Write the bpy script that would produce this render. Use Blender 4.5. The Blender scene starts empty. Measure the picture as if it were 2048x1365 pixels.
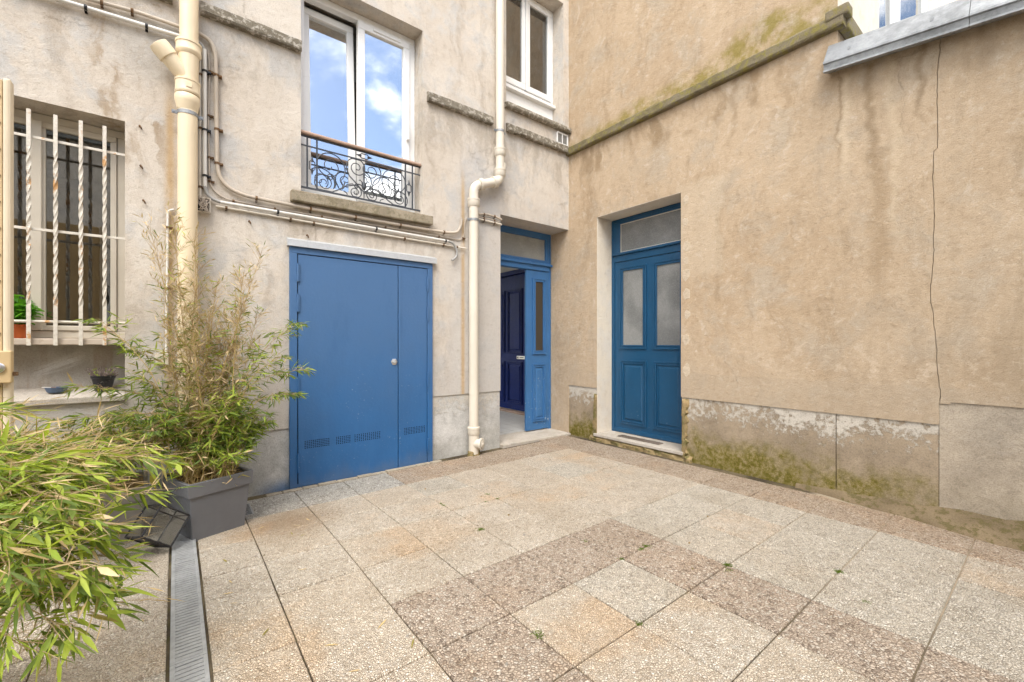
import bpy, math, random
from mathutils import Vector, Matrix, Euler
R = math.radians
rnd = random.Random(7)
sc = bpy.context.scene
col = sc.collection

# ---------------------------------------------------------------- camera, sky, sun, exposure
CAM = Vector((-4.254, -4.180, 1.25))
cd = bpy.data.cameras.new('camera'); cam = bpy.data.objects.new('camera', cd); col.objects.link(cam)
cam.location = CAM; cam.rotation_euler = (R(90), 0, R(-38.03))
cd.sensor_width = 36; cd.lens = 15.135; cd.shift_y = 0.0017; cd.clip_start = 0.05; cd.clip_end = 500
sc.camera = cam

SUN_EL, SUN_AZ = 52, 222          # azimuth clockwise from +Y
w = bpy.data.worlds.new('World'); sc.world = w; w.use_nodes = True
nt = w.node_tree; nt.nodes.clear()
wo = nt.nodes.new('ShaderNodeOutputWorld'); bg = nt.nodes.new('ShaderNodeBackground')
sky = nt.nodes.new('ShaderNodeTexSky'); sky.sky_type = 'NISHITA'; sky.sun_disc = False
sky.sun_elevation = R(SUN_EL); sky.sun_rotation = R(SUN_AZ); sky.air_density = 1.0; sky.dust_density = 1.6; sky.ozone_density = 1.0
tc = nt.nodes.new('ShaderNodeTexCoord')
sep = nt.nodes.new('ShaderNodeSeparateXYZ'); nt.links.new(tc.outputs['Generated'], sep.inputs[0])
zc = nt.nodes.new('ShaderNodeMath'); zc.operation = 'ADD'; zc.inputs[1].default_value = 0.35; nt.links.new(sep.outputs['Z'], zc.inputs[0])
dv = nt.nodes.new('ShaderNodeVectorMath'); dv.operation = 'DIVIDE'; nt.links.new(tc.outputs['Generated'], dv.inputs[0])
cmb = nt.nodes.new('ShaderNodeCombineXYZ')
for i in range(3): nt.links.new(zc.outputs[0], cmb.inputs[i])
nt.links.new(cmb.outputs[0], dv.inputs[1])
cn = nt.nodes.new('ShaderNodeTexNoise'); cn.inputs['Scale'].default_value = 1.9; cn.inputs['Detail'].default_value = 9; cn.inputs['Roughness'].default_value = 0.56
off = nt.nodes.new('ShaderNodeVectorMath'); off.operation = 'ADD'; off.inputs[1].default_value = (0.0, 2.0, 5.0)
nt.links.new(dv.outputs[0], off.inputs[0]); nt.links.new(off.outputs[0], cn.inputs['Vector'])
cr = nt.nodes.new('ShaderNodeMapRange'); cr.interpolation_type = 'SMOOTHSTEP'
cr.inputs['From Min'].default_value = 0.41; cr.inputs['From Max'].default_value = 0.56
nt.links.new(cn.outputs['Fac'], cr.inputs['Value'])
cm = nt.nodes.new('ShaderNodeMix'); cm.data_type = 'RGBA'
nt.links.new(cr.outputs[0], cm.inputs['Factor']); nt.links.new(sky.outputs[0], cm.inputs['A'])
cm.inputs['B'].default_value = (11, 10.7, 10.2, 1)
nt.links.new(cm.outputs['Result'], bg.inputs['Color']); bg.inputs['Strength'].default_value = 0.14
nt.links.new(bg.outputs[0], wo.inputs[0])

sd = bpy.data.lights.new('sun', 'SUN'); sd.energy = 1.5; sd.angle = R(32); sd.color = (1, 0.95, 0.88)
sun = bpy.data.objects.new('sun', sd); col.objects.link(sun)
az, el = R(SUN_AZ), R(SUN_EL)
sdir = Vector((math.sin(az)*math.cos(el), math.cos(az)*math.cos(el), math.sin(el)))
sun.rotation_euler = (-sdir).to_track_quat('-Z', 'Y').to_euler()

vs = sc.view_settings; vs.view_transform = 'Standard'; vs.look = 'None'; vs.gamma = 1; vs.use_curve_mapping = False
vs.exposure = 1.12
sc.cycles.use_denoising = True; sc.cycles.use_adaptive_sampling = True; sc.cycles.adaptive_threshold = 0.03; sc.cycles.adaptive_min_samples = 20
sc.cycles.max_bounces = 8; sc.cycles.diffuse_bounces = 4; sc.cycles.glossy_bounces = 3; sc.cycles.transparent_max_bounces = 16

# ---------------------------------------------------------------- material helper
class T:
    def __init__(s, name, rough=0.8, spec=0.3, metal=0.0, color=None):
        s.m = bpy.data.materials.new(name); s.m.use_nodes = True; s.nt = s.m.node_tree
        s.b = s.nt.nodes['Principled BSDF']; s.out = s.nt.nodes['Material Output']
        s.b.inputs['Roughness'].default_value = rough; s.b.inputs['Specular IOR Level'].default_value = spec
        s.b.inputs['Metallic'].default_value = metal
        if color: s.b.inputs['Base Color'].default_value = (*color, 1)
        s._p = None
    def n(s, t): return s.nt.nodes.new(t)
    def put(s, sock, v):
        if v is None: return
        if isinstance(v, bpy.types.NodeSocket): s.nt.links.new(v, sock)
        elif isinstance(v, (tuple, list)) and sock.type == 'RGBA': sock.default_value = (*v[:3], 1)
        else: sock.default_value = v
    def pos(s):
        if s._p is None: s._p = s.n('ShaderNodeNewGeometry').outputs['Position']
        return s._p
    def obj(s): return s.n('ShaderNodeTexCoord').outputs['Object']
    def rand(s): return s.n('ShaderNodeObjectInfo').outputs['Random']
    def xyz(s, v):
        q = s.n('ShaderNodeSeparateXYZ'); s.put(q.inputs[0], v); return q.outputs
    def vec(s, a, b, c):
        q = s.n('ShaderNodeCombineXYZ')
        for i, k in enumerate((a, b, c)): s.put(q.inputs[i], k)
        return q.outputs[0]
    def mth(s, op, a, b=0.0):
        q = s.n('ShaderNodeMath'); q.operation = op; s.put(q.inputs[0], a); s.put(q.inputs[1], b); return q.outputs[0]
    def add(s, a, b): return s.mth('ADD', a, b)
    def sub(s, a, b): return s.mth('SUBTRACT', a, b)
    def mul(s, a, b): return s.mth('MULTIPLY', a, b)
    def mx(s, a, b): return s.mth('MAXIMUM', a, b)
    def vadd(s, a, b):
        q = s.n('ShaderNodeVectorMath'); q.operation = 'ADD'; s.put(q.inputs[0], a); s.put(q.inputs[1], b); return q.outputs[0]
    def vscale(s, a, k):
        q = s.n('ShaderNodeVectorMath'); q.operation = 'MULTIPLY'; s.put(q.inputs[0], a); s.put(q.inputs[1], k); return q.outputs[0]
    def noise(s, v, scale, detail=4, rough=0.55, dist=0.0, color=False):
        q = s.n('ShaderNodeTexNoise'); s.put(q.inputs['Vector'], v); q.inputs['Scale'].default_value = scale
        q.inputs['Detail'].default_value = detail; q.inputs['Roughness'].default_value = rough; q.inputs['Distortion'].default_value = dist
        return q.outputs['Color' if color else 'Fac']
    def vor(s, v, scale, feature='F1', out='Distance', rand=1.0):
        q = s.n('ShaderNodeTexVoronoi'); q.feature = feature; s.put(q.inputs['Vector'], v); q.inputs['Scale'].default_value = scale
        q.inputs['Randomness'].default_value = rand; return q.outputs[out]
    def rng(s, v, a, b, lo=0.0, hi=1.0):
        q = s.n('ShaderNodeMapRange'); q.interpolation_type = 'SMOOTHSTEP'; s.put(q.inputs['Value'], v)
        for nm, k in (('From Min', a), ('From Max', b), ('To Min', lo), ('To Max', hi)): s.put(q.inputs[nm], k)
        return q.outputs[0]
    def mix(s, f, a, b, mode='MIX'):
        q = s.n('ShaderNodeMix'); q.data_type = 'RGBA'; q.blend_type = mode
        s.put(q.inputs[0], f); s.put(q.inputs[6], a); s.put(q.inputs[7], b); return q.outputs[2]
    def band(s, v, a, b, soft):        # 1 between a and b
        return s.mul(s.rng(v, a - soft, a + soft), s.rng(v, b - soft, b + soft, 1.0, 0.0))
    def bump(s, h, strength=0.3, dist=0.01, normal=None):
        q = s.n('ShaderNodeBump'); q.inputs['Strength'].default_value = strength; q.inputs['Distance'].default_value = dist
        s.put(q.inputs['Height'], h); s.put(q.inputs['Normal'], normal); return q.outputs[0]
    def done(s, color=None, rough=None, normal=None):
        s.put(s.b.inputs['Base Color'], color); s.put(s.b.inputs['Roughness'], rough); s.put(s.b.inputs['Normal'], normal); return s.m

def plaster(name, base, alt, grey, stain, streak_amt=0.5, extra=None, grain=1.0):
    t = T(name, 0.92, 0.12); p = t.pos()
    warp = t.vadd(p, t.vscale(t.vadd(t.noise(p, 2.2, 4, color=True), (-.5, -.5, -.5)), (.35, .35, .35)))
    n1 = t.noise(warp, 0.8, 7, 0.62); n2 = t.noise(warp, 2.6, 9, 0.66); n3 = t.noise(t.vscale(warp, (5, 5, .55)), 1.0, 6, 0.62)
    n4 = t.noise(p, 22, 7, 0.74); fine = t.noise(p, 130, 4, 0.75); n5 = t.noise(t.vscale(warp, (16, 16, 1.0)), 1.0, 5, .65); n6 = t.noise(warp, 9, 7, .7)
    c = t.mix(t.rng(n1, .38, .62), base, alt)
    c = t.mix(t.mul(t.rng(n2, .46, .66), .85), c, grey)
    c = t.mix(t.mul(t.mul(t.rng(n3, .5, .70), t.rng(n1, .35, .6)), streak_amt), c, stain)
    c = t.mix(t.mul(t.rng(n5, .52, .78), .40), c, stain)
    c = t.mix(t.mul(t.rng(n6, .50, .72), .42), c, t.mix(1.0, c, (.72, .68, .63), 'MULTIPLY'))
    c = t.mix(t.mul(t.rng(n6, .30, .46, 1, 0), .30), c, (.74, .68, .60))
    if extra: c = extra(t, p, c, warp)
    c = t.mix(t.mul(t.rng(n4, .52, .74), .55*grain), c, t.mix(1.0, c, (.62, .57, .50), 'MULTIPLY'))
    c = t.mix(t.mul(t.rng(n4, .26, .46, 1, 0), .30*grain), c, (.80, .75, .68))
    # hairline crazing
    cp = t.vadd(p, t.vscale(t.vadd(t.noise(p, 9, 7, .75, color=True), (-.5, -.5, -.5)), (.22, .22, .22)))
    e = t.vor(cp, .85, 'DISTANCE_TO_EDGE')
    cr = t.mul(t.rng(e, 0.0, .0032, 1, 0), t.rng(t.noise(p, 1.1, 2), .52, .6))
    c = t.mix(t.mul(cr, .28), c, (.14, .10, .07))
    c = t.mix(t.mul(t.rng(fine, .48, .70), .55*grain), c, t.mix(1.0, c, (.58, .53, .46), 'MULTIPLY'))
    h = t.add(t.add(t.mul(fine, .55), t.mul(n4, 1.0)), t.sub(t.mul(n2, 1.6), t.mul(cr, .5)))
    return t.done(c, None, t.bump(h, .6, .014))

def near(t, v, a, soft):   # 1 at v == a falling to 0 at distance soft
    return t.rng(t.mth('ABSOLUTE', t.sub(v, a)), 0.0, soft, 1, 0)

def extra_a(t, p, c, warp):
    x, y, z = t.xyz(p); wx, wy, wz = t.xyz(warp)
    n = t.noise(p, 5, 5, .65)
    # damp grey cement render between the metal door and the entrance, and the wall foot
    c = t.mix(t.mul(t.rng(t.add(wz, t.mul(n, .8)), 1.1, 2.2, 1, 0), .62), c, (.50, .48, .46))
    c = t.mix(t.mul(t.mul(t.rng(wx, -1.95, -1.75), t.rng(t.add(wz, n), 2.6, 4.0, 1, 0)), .6), c, (.53, .515, .50))
    # fresh cement patch round the swan neck of the drainpipe
    g = t.mul(t.rng(t.mth('SQRT', t.add(t.mth('POWER', t.sub(wx, -1.46), 2), t.mth('POWER', t.mul(t.sub(wz, 3.02), .55), 2))), .12, .42, 1, 0), t.rng(n, .3, .6))
    c = t.mix(t.mul(g, .8), c, (.47, .46, .455))
    # old ochre paint left beside the pipes
    o = t.mul(t.mx(near(t, x, -1.69, .045), near(t, x, -4.285, .05)), t.rng(z, 3.3, 2.9))
    c = t.mix(t.mul(o, .8), c, (.50, .34, .17))
    # grey patch round the branch stub
    g2 = t.mul(t.rng(t.mth('SQRT', t.add(t.mth('POWER', t.sub(wx, -4.38), 2), t.mth('POWER', t.sub(wz, 3.42), 2))), .1, .3, 1, 0), .6)
    c = t.mix(g2, c, (.42, .40, .37))
    # rusty brown drips in the strip beside the barred window
    d = t.mul(t.mul(t.band(x, -4.72, -4.30, .06), t.rng(z, 2.2, 2.9)), t.rng(t.noise(t.vscale(warp, (9, 9, .7)), 1, 4), .5, .64))
    c = t.mix(t.mul(d, .75), c, (.36, .27, .18))
    # grey-brown rain stains hanging from the string course and the sills
    rn = t.noise(t.vscale(warp, (5, 5, .9)), 1.4, 6, .68)
    for z0, z1, xa, xb_, am in ((3.30, 3.83, -8.0, 0.0, .55), (2.00, 2.50, -3.55, -2.0, .5), (4.6, 6.5, -2.2, -1.3, .3)):
        k_ = t.mul(t.mul(t.rng(t.add(z, t.mul(rn, .35)), z0 + .1, z1), t.rng(z, z1 + .02, z1 - .02)), t.mul(t.band(x, xa, xb_, .08), t.rng(rn, .40, .62, .15, 1)))
        c = t.mix(t.mul(k_, am), c, (.33, .28, .22))
    c = t.mix(t.mul(t.rng(t.noise(warp, 1.3, 7, .68), .50, .66), .4), c, (.46, .45, .435))
    # white lime runs under the pipes
    l = t.mul(t.mul(t.band(z, 1.75, 2.45, .1), t.rng(t.noise(t.vscale(warp, (8, 8, .6)), 1, 3), .52, .66)), .5)
    c = t.mix(l, c, (.68, .64, .58))
    return c

def extra_b(t, p, c, warp):
    x, y, z = t.xyz(p); wx, wy, wz = t.xyz(warp)
    n = t.noise(p, 6, 6, .68); nb = t.noise(p, 1.6, 4, .6)
    # moss creeping up from the ledge
    top = t.add(3.95, t.mul(t.rng(nb, .30, .65, .35, 1), t.rng(y, -.3, -2.8, .10, .36)))
    mk = t.mul(t.mul(t.rng(z, 3.80, 3.84), t.rng(t.sub(z, top), -.12, .05, 1, 0)), t.rng(n, .36, .62))
    mk = t.mul(mk, t.rng(y, .1, -.9, .3, 1))
    c = t.mix(t.mul(mk, .85), c, t.mix(n, (.36, .285, .06), (.20, .165, .04)))
    # brown soot under the ledge
    s_ = t.mul(t.mul(t.band(z, 3.45, 3.82, .06), t.rng(t.noise(t.vscale(warp, (4, 4, 1)), 1.2, 4), .46, .66)), .5)
    c = t.mix(t.mul(s_, 1.3), c, (.26, .18, .10))
    # long runs below the zinc coping, dark ones and washed pale ones
    ny = t.add(y, t.mul(t.sub(t.noise(t.vscale(p, (1, 1, 2.2)), 1.6, 4, .6), .5), .22))
    for yc, wd_, z0, z1, cl, am in ((-3.10, .045, 2.55, 3.42, (.64, .53, .39), .75), (-3.055, .02, 2.75, 3.42, (.27, .19, .11), .55), (-3.27, .055, 2.45, 3.42, (.25, .175, .10), .7), (-3.31, .10, 1.55, 2.75, (.33, .235, .14), .55),
                                    (-3.40, .045, 2.0, 3.42, (.62, .51, .37), .5), (-3.565, .035, 2.8, 3.42, (.24, .17, .10), .7), (-3.86, .06, 2.95, 3.42, (.27, .19, .115), .5), (-2.2, .05, 3.2, 3.8, (.28, .2, .12), .45), (-1.1, .06, 3.35, 3.8, (.30, .21, .125), .45), (-.35, .07, 3.3, 3.8, (.28, .2, .12), .5)):
        mk2 = t.mul(near(t, ny, yc, wd_), t.mul(t.rng(t.add(z, t.mul(n, .3)), z0, z0 + .45), t.rng(z, z1 + .02, z1 - .02)))
        c = t.mix(t.mul(t.mul(mk2, t.rng(n, .25, .5, .5, 1)), am), c, cl)
    m = t.rng(y, -2.4, -4.2); r1 = t.rng(t.noise(t.vscale(warp, (3.2, 3.2, .4)), 1.5, 5, .6), .48, .62)
    c = t.mix(t.mul(t.mul(m, r1), .45), c, (.31, .235, .155))
    c = t.mix(t.mul(m, .22), c, (.40, .35, .28))  # smooth darkening along the wall, its weaker light put into the colour
    dj = t.mul(t.rng(t.add(z, t.mul(n, .02)), .945, .935), t.rng(y, -1.6, -1.75)); c = t.mix(t.mul(dj, .35), c, (.40, .33, .25))
    # pale repaired plaster beside the door
    pa = t.mul(t.mul(t.band(wy, -2.12, -1.62, .03), t.band(wz, 1.95, 2.95, .05)), .45)
    c = t.mix(pa, c, (.60, .50, .38))
    # greyer washed zone low on the wall
    c = t.mix(t.mul(t.rng(t.add(wz, t.mul(nb, .9)), 1.1, 2.0, 1, 0), .35), c, (.44, .36, .27))
    sc_ = t.mul(t.mul(t.band(z, .95, 1.25, .12), t.rng(n, .55, .62)), .4)
    c = t.mix(sc_, c, (.62, .52, .41))
    return c

M = {}
M['plaster_pale'] = plaster('plaster_pale', (.665, .61, .54), (.595, .53, .455), (.555, .545, .53), (.38, .315, .245), .65, extra_a)
M['plaster_tan'] = plaster('plaster_tan', (.535, .418, .297), (.48, .365, .25), (.465, .388, .30), (.315, .23, .145), .6, extra_b)
M['plaster_cream'] = plaster('plaster_cream', (.78, .71, .60), (.74, .66, .55), (.72, .68, .62), (.58, .49, .39), .2, None, .4)
M['plaster_opposite'] = plaster('plaster_opposite', (.66, .62, .56), (.60, .56, .5), (.58, .56, .53), (.45, .39, .33), .3)

def plinth_mat(name, cement, moss_amt, white_amt):
    t = T(name, 0.93, 0.12); p = t.pos(); x, y, z = t.xyz(p)
    n1 = t.noise(p, 2.4, 6, .6); n2 = t.noise(p, 9, 9, .75); nf = t.noise(p, 24, 9, .78); fine = t.noise(p, 130, 3, .7); n0 = t.noise(t.vadd(p, (3, 8, 1)), 1.5, 5, .6)
    c = t.mix(t.rng(n1, .35, .65), cement, tuple(k*.74 for k in cement))
    c = t.mix(t.mul(t.rng(n2, .48, .68), .55), c, tuple(k*.55 for k in cement))
    c = t.mix(t.mul(t.rng(n2, .30, .44, 1, 0), .45), c, tuple(min(1, k*1.35) for k in cement))
    wv = t.add(t.add(nf, t.mul(n2, .55)), t.add(t.mul(n0, .55), t.mul(t.sub(z, .45), .85)))
    wm = t.mul(t.rng(wv, 1.09, 1.24), white_amt)
    c = t.mix(wm, c, t.mix(n2, (.68, .64, .57), (.55, .51, .45)))
    mv = t.add(t.add(t.mul(n0, 1.1), t.mul(n2, .35)), t.mul(z, -.75))
    mm = t.mul(t.rng(mv, .48, .74), t.rng(nf, .36, .56, .35, 1))
    c = t.mix(t.mul(mm, moss_amt), c, t.mix(t.rng(nf, .35, .65), (.245, .20, .03), (.115, .10, .022)))
    if name == 'plinth_grey':                 # blue overspray from painting the metal door
        bs_ = t.mul(t.mul(t.rng(x, -3.80, -3.50), t.rng(x, -3.40, -3.46)), t.rng(t.add(z, t.mul(n2, .12)), .16, .02)); c = t.mix(t.mul(bs_, .8), c, (.08, .20, .42))
    c = t.mix(t.mul(t.rng(fine, .42, .68), .5), c, t.mix(1.0, c, (.5, .48, .45), 'MULTIPLY'))
    h = t.add(t.add(t.mul(fine, .3), n2), t.mul(wm, .5))
    return t.done(c, None, t.bump(h, .7, .012))
M['plinth_grey'] = plinth_mat('plinth_grey', (.62, .615, .60), .15, .8)
M['plinth_tan'] = plinth_mat('plinth_tan', (.385, .31, .225), 1.0, .9)
M['plinth_next'] = plinth_mat('plinth_next', (.45, .385, .305), .1, .12)

def apron_mat():
    t = T('apron_cement', .92, .12); p = t.pos(); x, y, z = t.xyz(p); n = t.noise(p, 5, 7, .68); f = t.noise(p, 120, 3, .7); ns = t.noise(t.vscale(t.vadd(p, t.vec(0, 0, t.mul(x, -.45))), (4, 4, 26)), 1.0, 4, .6)
    c = t.mix(t.rng(n, .35, .65), (.50, .47, .43), (.40, .37, .33)); c = t.mix(t.mul(t.rng(t.noise(t.vscale(p, (14, 14, 2)), 1, 4), .5, .7), .4), c, (.30, .20, .12))
    sm = t.mul(t.mul(t.band(t.sub(x, t.mul(z, .0)), -5.02, -4.80, .05), t.band(t.sub(z, t.mul(t.add(x, 4.9), .45)), 1.055, 1.13, .03)), t.rng(ns, .38, .56))
    c = t.mix(t.mul(sm, .8), c, (.70, .70, .70)); c = t.mix(t.mul(t.rng(f, .42, .68), .35), c, t.mix(1.0, c, (.5, .48, .45), 'MULTIPLY'))
    return t.done(c, None, t.bump(t.add(n, t.mul(f, .4)), .4, .01))
M['apron'] = apron_mat()
def rough_stone(name, a, b, lich, lamt=.6, sc_=18):
    lamt = min(1, lamt*1.35)
    t = T(name, .95, .1); p = t.pos(); n = t.noise(p, sc_, 8, .72); n2 = t.noise(p, 4, 5); f = t.noise(p, 140, 3)
    c = t.mix(t.rng(n2, .35, .65), a, b); c = t.mix(t.mul(t.rng(n, .50, .58), lamt), c, lich); c = t.mix(t.mul(t.rng(n, .34, .44, 1, 0), .5), c, tuple(k*.45 for k in a))
    c = t.mix(t.rng(f, .35, .7, 0, .4), c, t.mix(1.0, c, (.4, .4, .4), 'MULTIPLY'))
    return t.done(c, None, t.bump(t.add(n, t.mul(f, .4)), .8, .012))
M['ledge'] = rough_stone('ledge_stone', (.27, .24, .19), (.20, .175, .135), (.52, .48, .42))
M['ledge_moss'] = rough_stone('ledge_mossy', (.25, .215, .15), (.19, .16, .09), (.27, .235, .06), .5)
M['sill_stone'] = rough_stone('sill_stone', (.40, .345, .26), (.31, .265, .195), (.22, .19, .12), .5, 12)
M['threshold'] = rough_stone('threshold_stone', (.56, .51, .45), (.50, .45, .39), (.43, .38, .31), .35, 8)
M['mortar'] = rough_stone('mortar', (.25, .19, .12), (.17, .13, .08), (.13, .11, .045), .6, 16)
M['rubble'] = rough_stone('rubble', (.40, .29, .15), (.27, .21, .11), (.17, .15, .06), .7, 14)
M['lime_patch'] = rough_stone('lime_patch', (.64, .54, .42), (.59, .49, .37), (.54, .45, .34), .4, 20)
M['brick_strip'] = rough_stone('brick_strip', (.46, .40, .32), (.38, .33, .26), (.28, .25, .20), .4, 20)

def aggregate(name, pebbles, gap, sc_, tint_amt, dark_amt, gw=.10):
    t = T(name, .85, .2); p = t.pos(); r = t.rand()
    q = t.vadd(p, t.vec(t.mul(r, 31.0), t.mul(r, 17.0), 0.0))
    q = t.vscale(q, (1, 1, .2))
    q2 = t.vadd(q, t.vscale(t.vadd(t.noise(q, 70, 3, color=True), (-.5, -.5, -.5)), (.012, .012, 0)))
    e = t.vor(q2, sc_, 'DISTANCE_TO_EDGE'); cc = t.vor(q2, sc_, 'F1', 'Color'); d = t.vor(q2, sc_, 'F1')
    cx = t.xyz(cc)
    c = t.mix(cx[0], pebbles[0], pebbles[1]); c = t.mix(t.mul(t.rng(cx[1], .66, .95), .85), c, pebbles[2])
    c = t.mix(t.mul(t.rng(cx[2], .8, .98), dark_amt), c, pebbles[3])
    n1 = t.noise(p, 1.3, 7, .64); n2 = t.noise(p, 6, 8, .7); n3 = t.noise(t.vadd(p, (9, 4, 0)), 1.4, 6, .62)
    c = t.mix(t.mul(t.rng(n3, .50, .66), tint_amt), c, t.mix(1.0, c, (1.02, .87, .72), 'MULTIPLY'))
    c = t.mix(t.mul(r, .22), c, t.mix(1.0, c, (.84, .83, .81), 'MULTIPLY'))
    c = t.mix(t.mul(t.rng(n1, .48, .68), .42), c, t.mix(1.0, c, (.68, .61, .52), 'MULTIPLY'))
    c = t.mix(t.mul(t.rng(n2, .52, .70), .38), c, t.mix(1.0, c, (.70, .65, .58), 'MULTIPLY'))
    # rusty water stain by the planter
    x, y, z = t.xyz(p)
    st = t.rng(t.add(t.mth('SQRT', t.add(t.mth('POWER', t.sub(x, -3.60), 2), t.mth('POWER', t.mul(t.sub(y, -.82), 1.2), 2))), t.mul(n2, .45)), .28, .75, 1, 0)
    c = t.mix(t.mul(st, .7), c, t.mix(1.0, c, (.52, .40, .28), 'MULTIPLY'))
    m = t.rng(e, .0, gw, 0, 1)
    g = t.mul(t.sub(1.0, m), t.rng(n2, .3, .6, .65, 1))
    c = t.mix(g, c, gap)
    h = t.sub(t.rng(e, 0, .3), t.mul(d, .6))
    return t.done(c, None, t.bump(h, .9, .007))
M['paver_light'] = aggregate('paver_light', [(.78, .70, .59), (.68, .595, .49), (.86, .81, .73), (.38, .31, .23)], (.24, .185, .13), 104, .55, .7)
M['paver_peach'] = aggregate('paver_peach', [(.775, .68, .555), (.675, .58, .465), (.85, .785, .69), (.40, .32, .24)], (.25, .19, .135), 106, .8, .6)
M['paver_grey'] = aggregate('paver_grey', [(.755, .69, .59), (.65, .585, .49), (.85, .80, .72), (.32, .28, .23)], (.20, .17, .13), 100, .2, .7)
M['paver_brown'] = aggregate('paver_brown', [(.58, .49, .40), (.48, .39, .31), (.66, .60, .52), (.24, .19, .15)], (.165, .12, .085), 76, .4, .9)
M['paver_border'] = aggregate('paver_border', [(.58, .475, .375), (.49, .39, .30), (.66, .58, .49), (.25, .19, .145)], (.19, .14, .095), 84, .5, .9)
M['paver_pebble'] = aggregate('paver_pebble', [(.58, .55, .50), (.46, .435, .395), (.70, .68, .64), (.24, .22, .20)], (.16, .145, .12), 62, .1, .7)

def ground_mat():
    t = T('joint_soil', .97, .05); p = t.pos(); n = t.noise(p, 3, 5); n2 = t.noise(p, 30, 5); x, y, z = t.xyz(p)
    c = t.mix(t.rng(n, .4, .6), (.065, .052, .038), (.15, .12, .08)); c = t.mix(t.mul(t.rng(n2, .5, .65), .5), c, (.09, .085, .03))
    pale = t.mul(t.rng(x, -2.2, -1.2), t.rng(y, -2.85, -2.95)); c = t.mix(t.mul(pale, .8), c, (.42, .35, .26))
    return t.done(c, None, t.bump(n2, .5, .01))
M['soil'] = ground_mat()

def paint(name, colr, var=.12, rough=.42, wear=None, wearamt=0.0, wscale=30, spec=.45, bumpd=.0015, fade=None, low=None):
    t = T(name, rough, spec); p = t.pos(); n = t.noise(p, 2.2, 5, .6); n2 = t.noise(p, 40, 4)
    c = t.mix(t.rng(n, .35, .65), colr, tuple(k*(1 - var) for k in colr))
    c = t.mix(t.mul(t.rng(t.noise(t.vscale(p, (14, 14, 1.1)), 1, 4), .5, .75), .12), c, tuple(min(1, k*1.35 + .02) for k in colr))
    if fade:
        z = t.xyz(p)[2]; c = t.mix(t.mul(t.rng(t.add(z, t.mul(n, .7)), .5, 2.1), fade[0]), c, fade[1])
    if wear:
        z = t.xyz(p)[2]
        wm = t.mul(t.rng(t.noise(p, wscale, 6, .7), .66 - wearamt*.08, .69), t.rng(t.noise(p, 3, 3), .42, .6))
        if low: wm = t.mul(wm, t.rng(z, low + .35, low - .15, .04, 1))
        c = t.mix(t.mul(wm, wearamt), c, wear)
    if fade:
        z = t.xyz(p)[2]; nd = t.noise(t.vscale(p, (7, 7, 2.5)), 1.0, 7, .7); c = t.mix(t.mul(t.rng(t.add(z, t.mul(nd, .35)), .30, .14), .22), c, (.17, .17, .165)); c = t.mix(t.mul(t.rng(nd, .52, .7), .14), c, tuple(k*.62 for k in colr))
    r = t.rng(n2, .3, .7, rough - .06, rough + .1)
    return t.done(c, r, t.bump(t.add(n2, t.mul(n, 2)), .25, bumpd))
M['blue_metal'] = paint('blue_metal_paint', (.024, .120, .315), .10, .42, (.45, .50, .55), .45, 44, low=.9, bumpd=.006, fade=(.75, (.080, .162, .315)))
M['blue_entrance'] = paint('blue_entrance_paint', (.045, .155, .36), .1, .42, (.60, .62, .62), .9, 30, low=.6)
M['blue_side'] = paint('blue_side_paint', (.008, .070, .158), .12, .40, (.35, .4, .42), .5, 30, low=.45)
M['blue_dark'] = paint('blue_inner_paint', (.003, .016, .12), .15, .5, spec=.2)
M['white_pvc'] = paint('white_pvc', (.80, .80, .79), .03, .32)
M['cream_frame'] = paint('cream_frame_paint', (.66, .605, .51), .10, .5, (.45, .36, .26), .5, 18)
M['cream_wood'] = paint('worn_sill_paint', (.55, .47, .385), .2, .6, (.30, .22, .15), .8, 22)
M['ivory_pipe'] = paint('ivory_pipe_plastic', (.76, .635, .445), .07, .38, (.5, .4, .27), .3, 16)
M['ivory_pale'] = paint('ivory_pale_plastic', (.70, .645, .55), .08, .38, (.45, .38, .28), .3, 18)
M['white_conduit'] = paint('white_conduit', (.70, .68, .64), .08, .42, (.45, .40, .34), .4, 24)
M['old_conduit'] = paint('old_painted_conduit', (.52, .45, .37), .2, .7, (.30, .24, .18), .8, 22)
M['grey_conduit'] = paint('grey_flexible_conduit', (.36, .355, .345), .15, .6)
M['cable'] = paint('painted_cable', (.50, .43, .36), .2, .7)
M['gate_beige'] = paint('gate_beige_paint', (.58, .43, .235), .1, .5, (.70, .62, .5), .4, 16)
M['gate_cream'] = paint('gate_cream_paint', (.68, .58, .43), .12, .55, (.4, .28, .16), .4, 20)
M['planter'] = paint('planter_grey', (.150, .154, .168), .16, .5, (.2, .2, .21), .3, 14)
M['planter_taupe'] = paint('planter_taupe', (.30, .275, .24), .12, .55)
M['black_pot'] = paint('black_pot_plastic', (.02, .02, .024), .1, .35, (.40, .39, .37), .7, 28)
M['terracotta'] = paint('orange_pot_plastic', (.52, .115, .025), .08, .45)
M['black_metal'] = paint('black_metal', (.015, .015, .017), .1, .42)
M['iron'] = paint('wrought_iron_paint', (.055, .062, .075), .15, .5)
M['wood_rail'] = paint('wood_handrail', (.40, .27, .20), .2, .55)
M['ash_blue'] = paint('ashtray_blue', (.085, .125, .20), .1, .5)
M['white_paper'] = paint('cigarette_paper', (.75, .73, .70), .05, .8)
M['hall_wall'] = paint('hall_wall_paint', (.66, .64, .60), .04, .8)
M['rust'] = rough_stone('rust_clip', (.20, .115, .06), (.13, .08, .05), (.30, .2, .12), .5, 60)
M['brass'] = T('plate_metal', .35, .5, 1.0, (.62, .60, .55)).m
M['steel'] = T('lock_steel', .28, .5, 1.0, (.72, .72, .74)).m
M['dark'] = T('hole_dark', .9, .1, 0, (.008, .009, .012)).m
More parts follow.
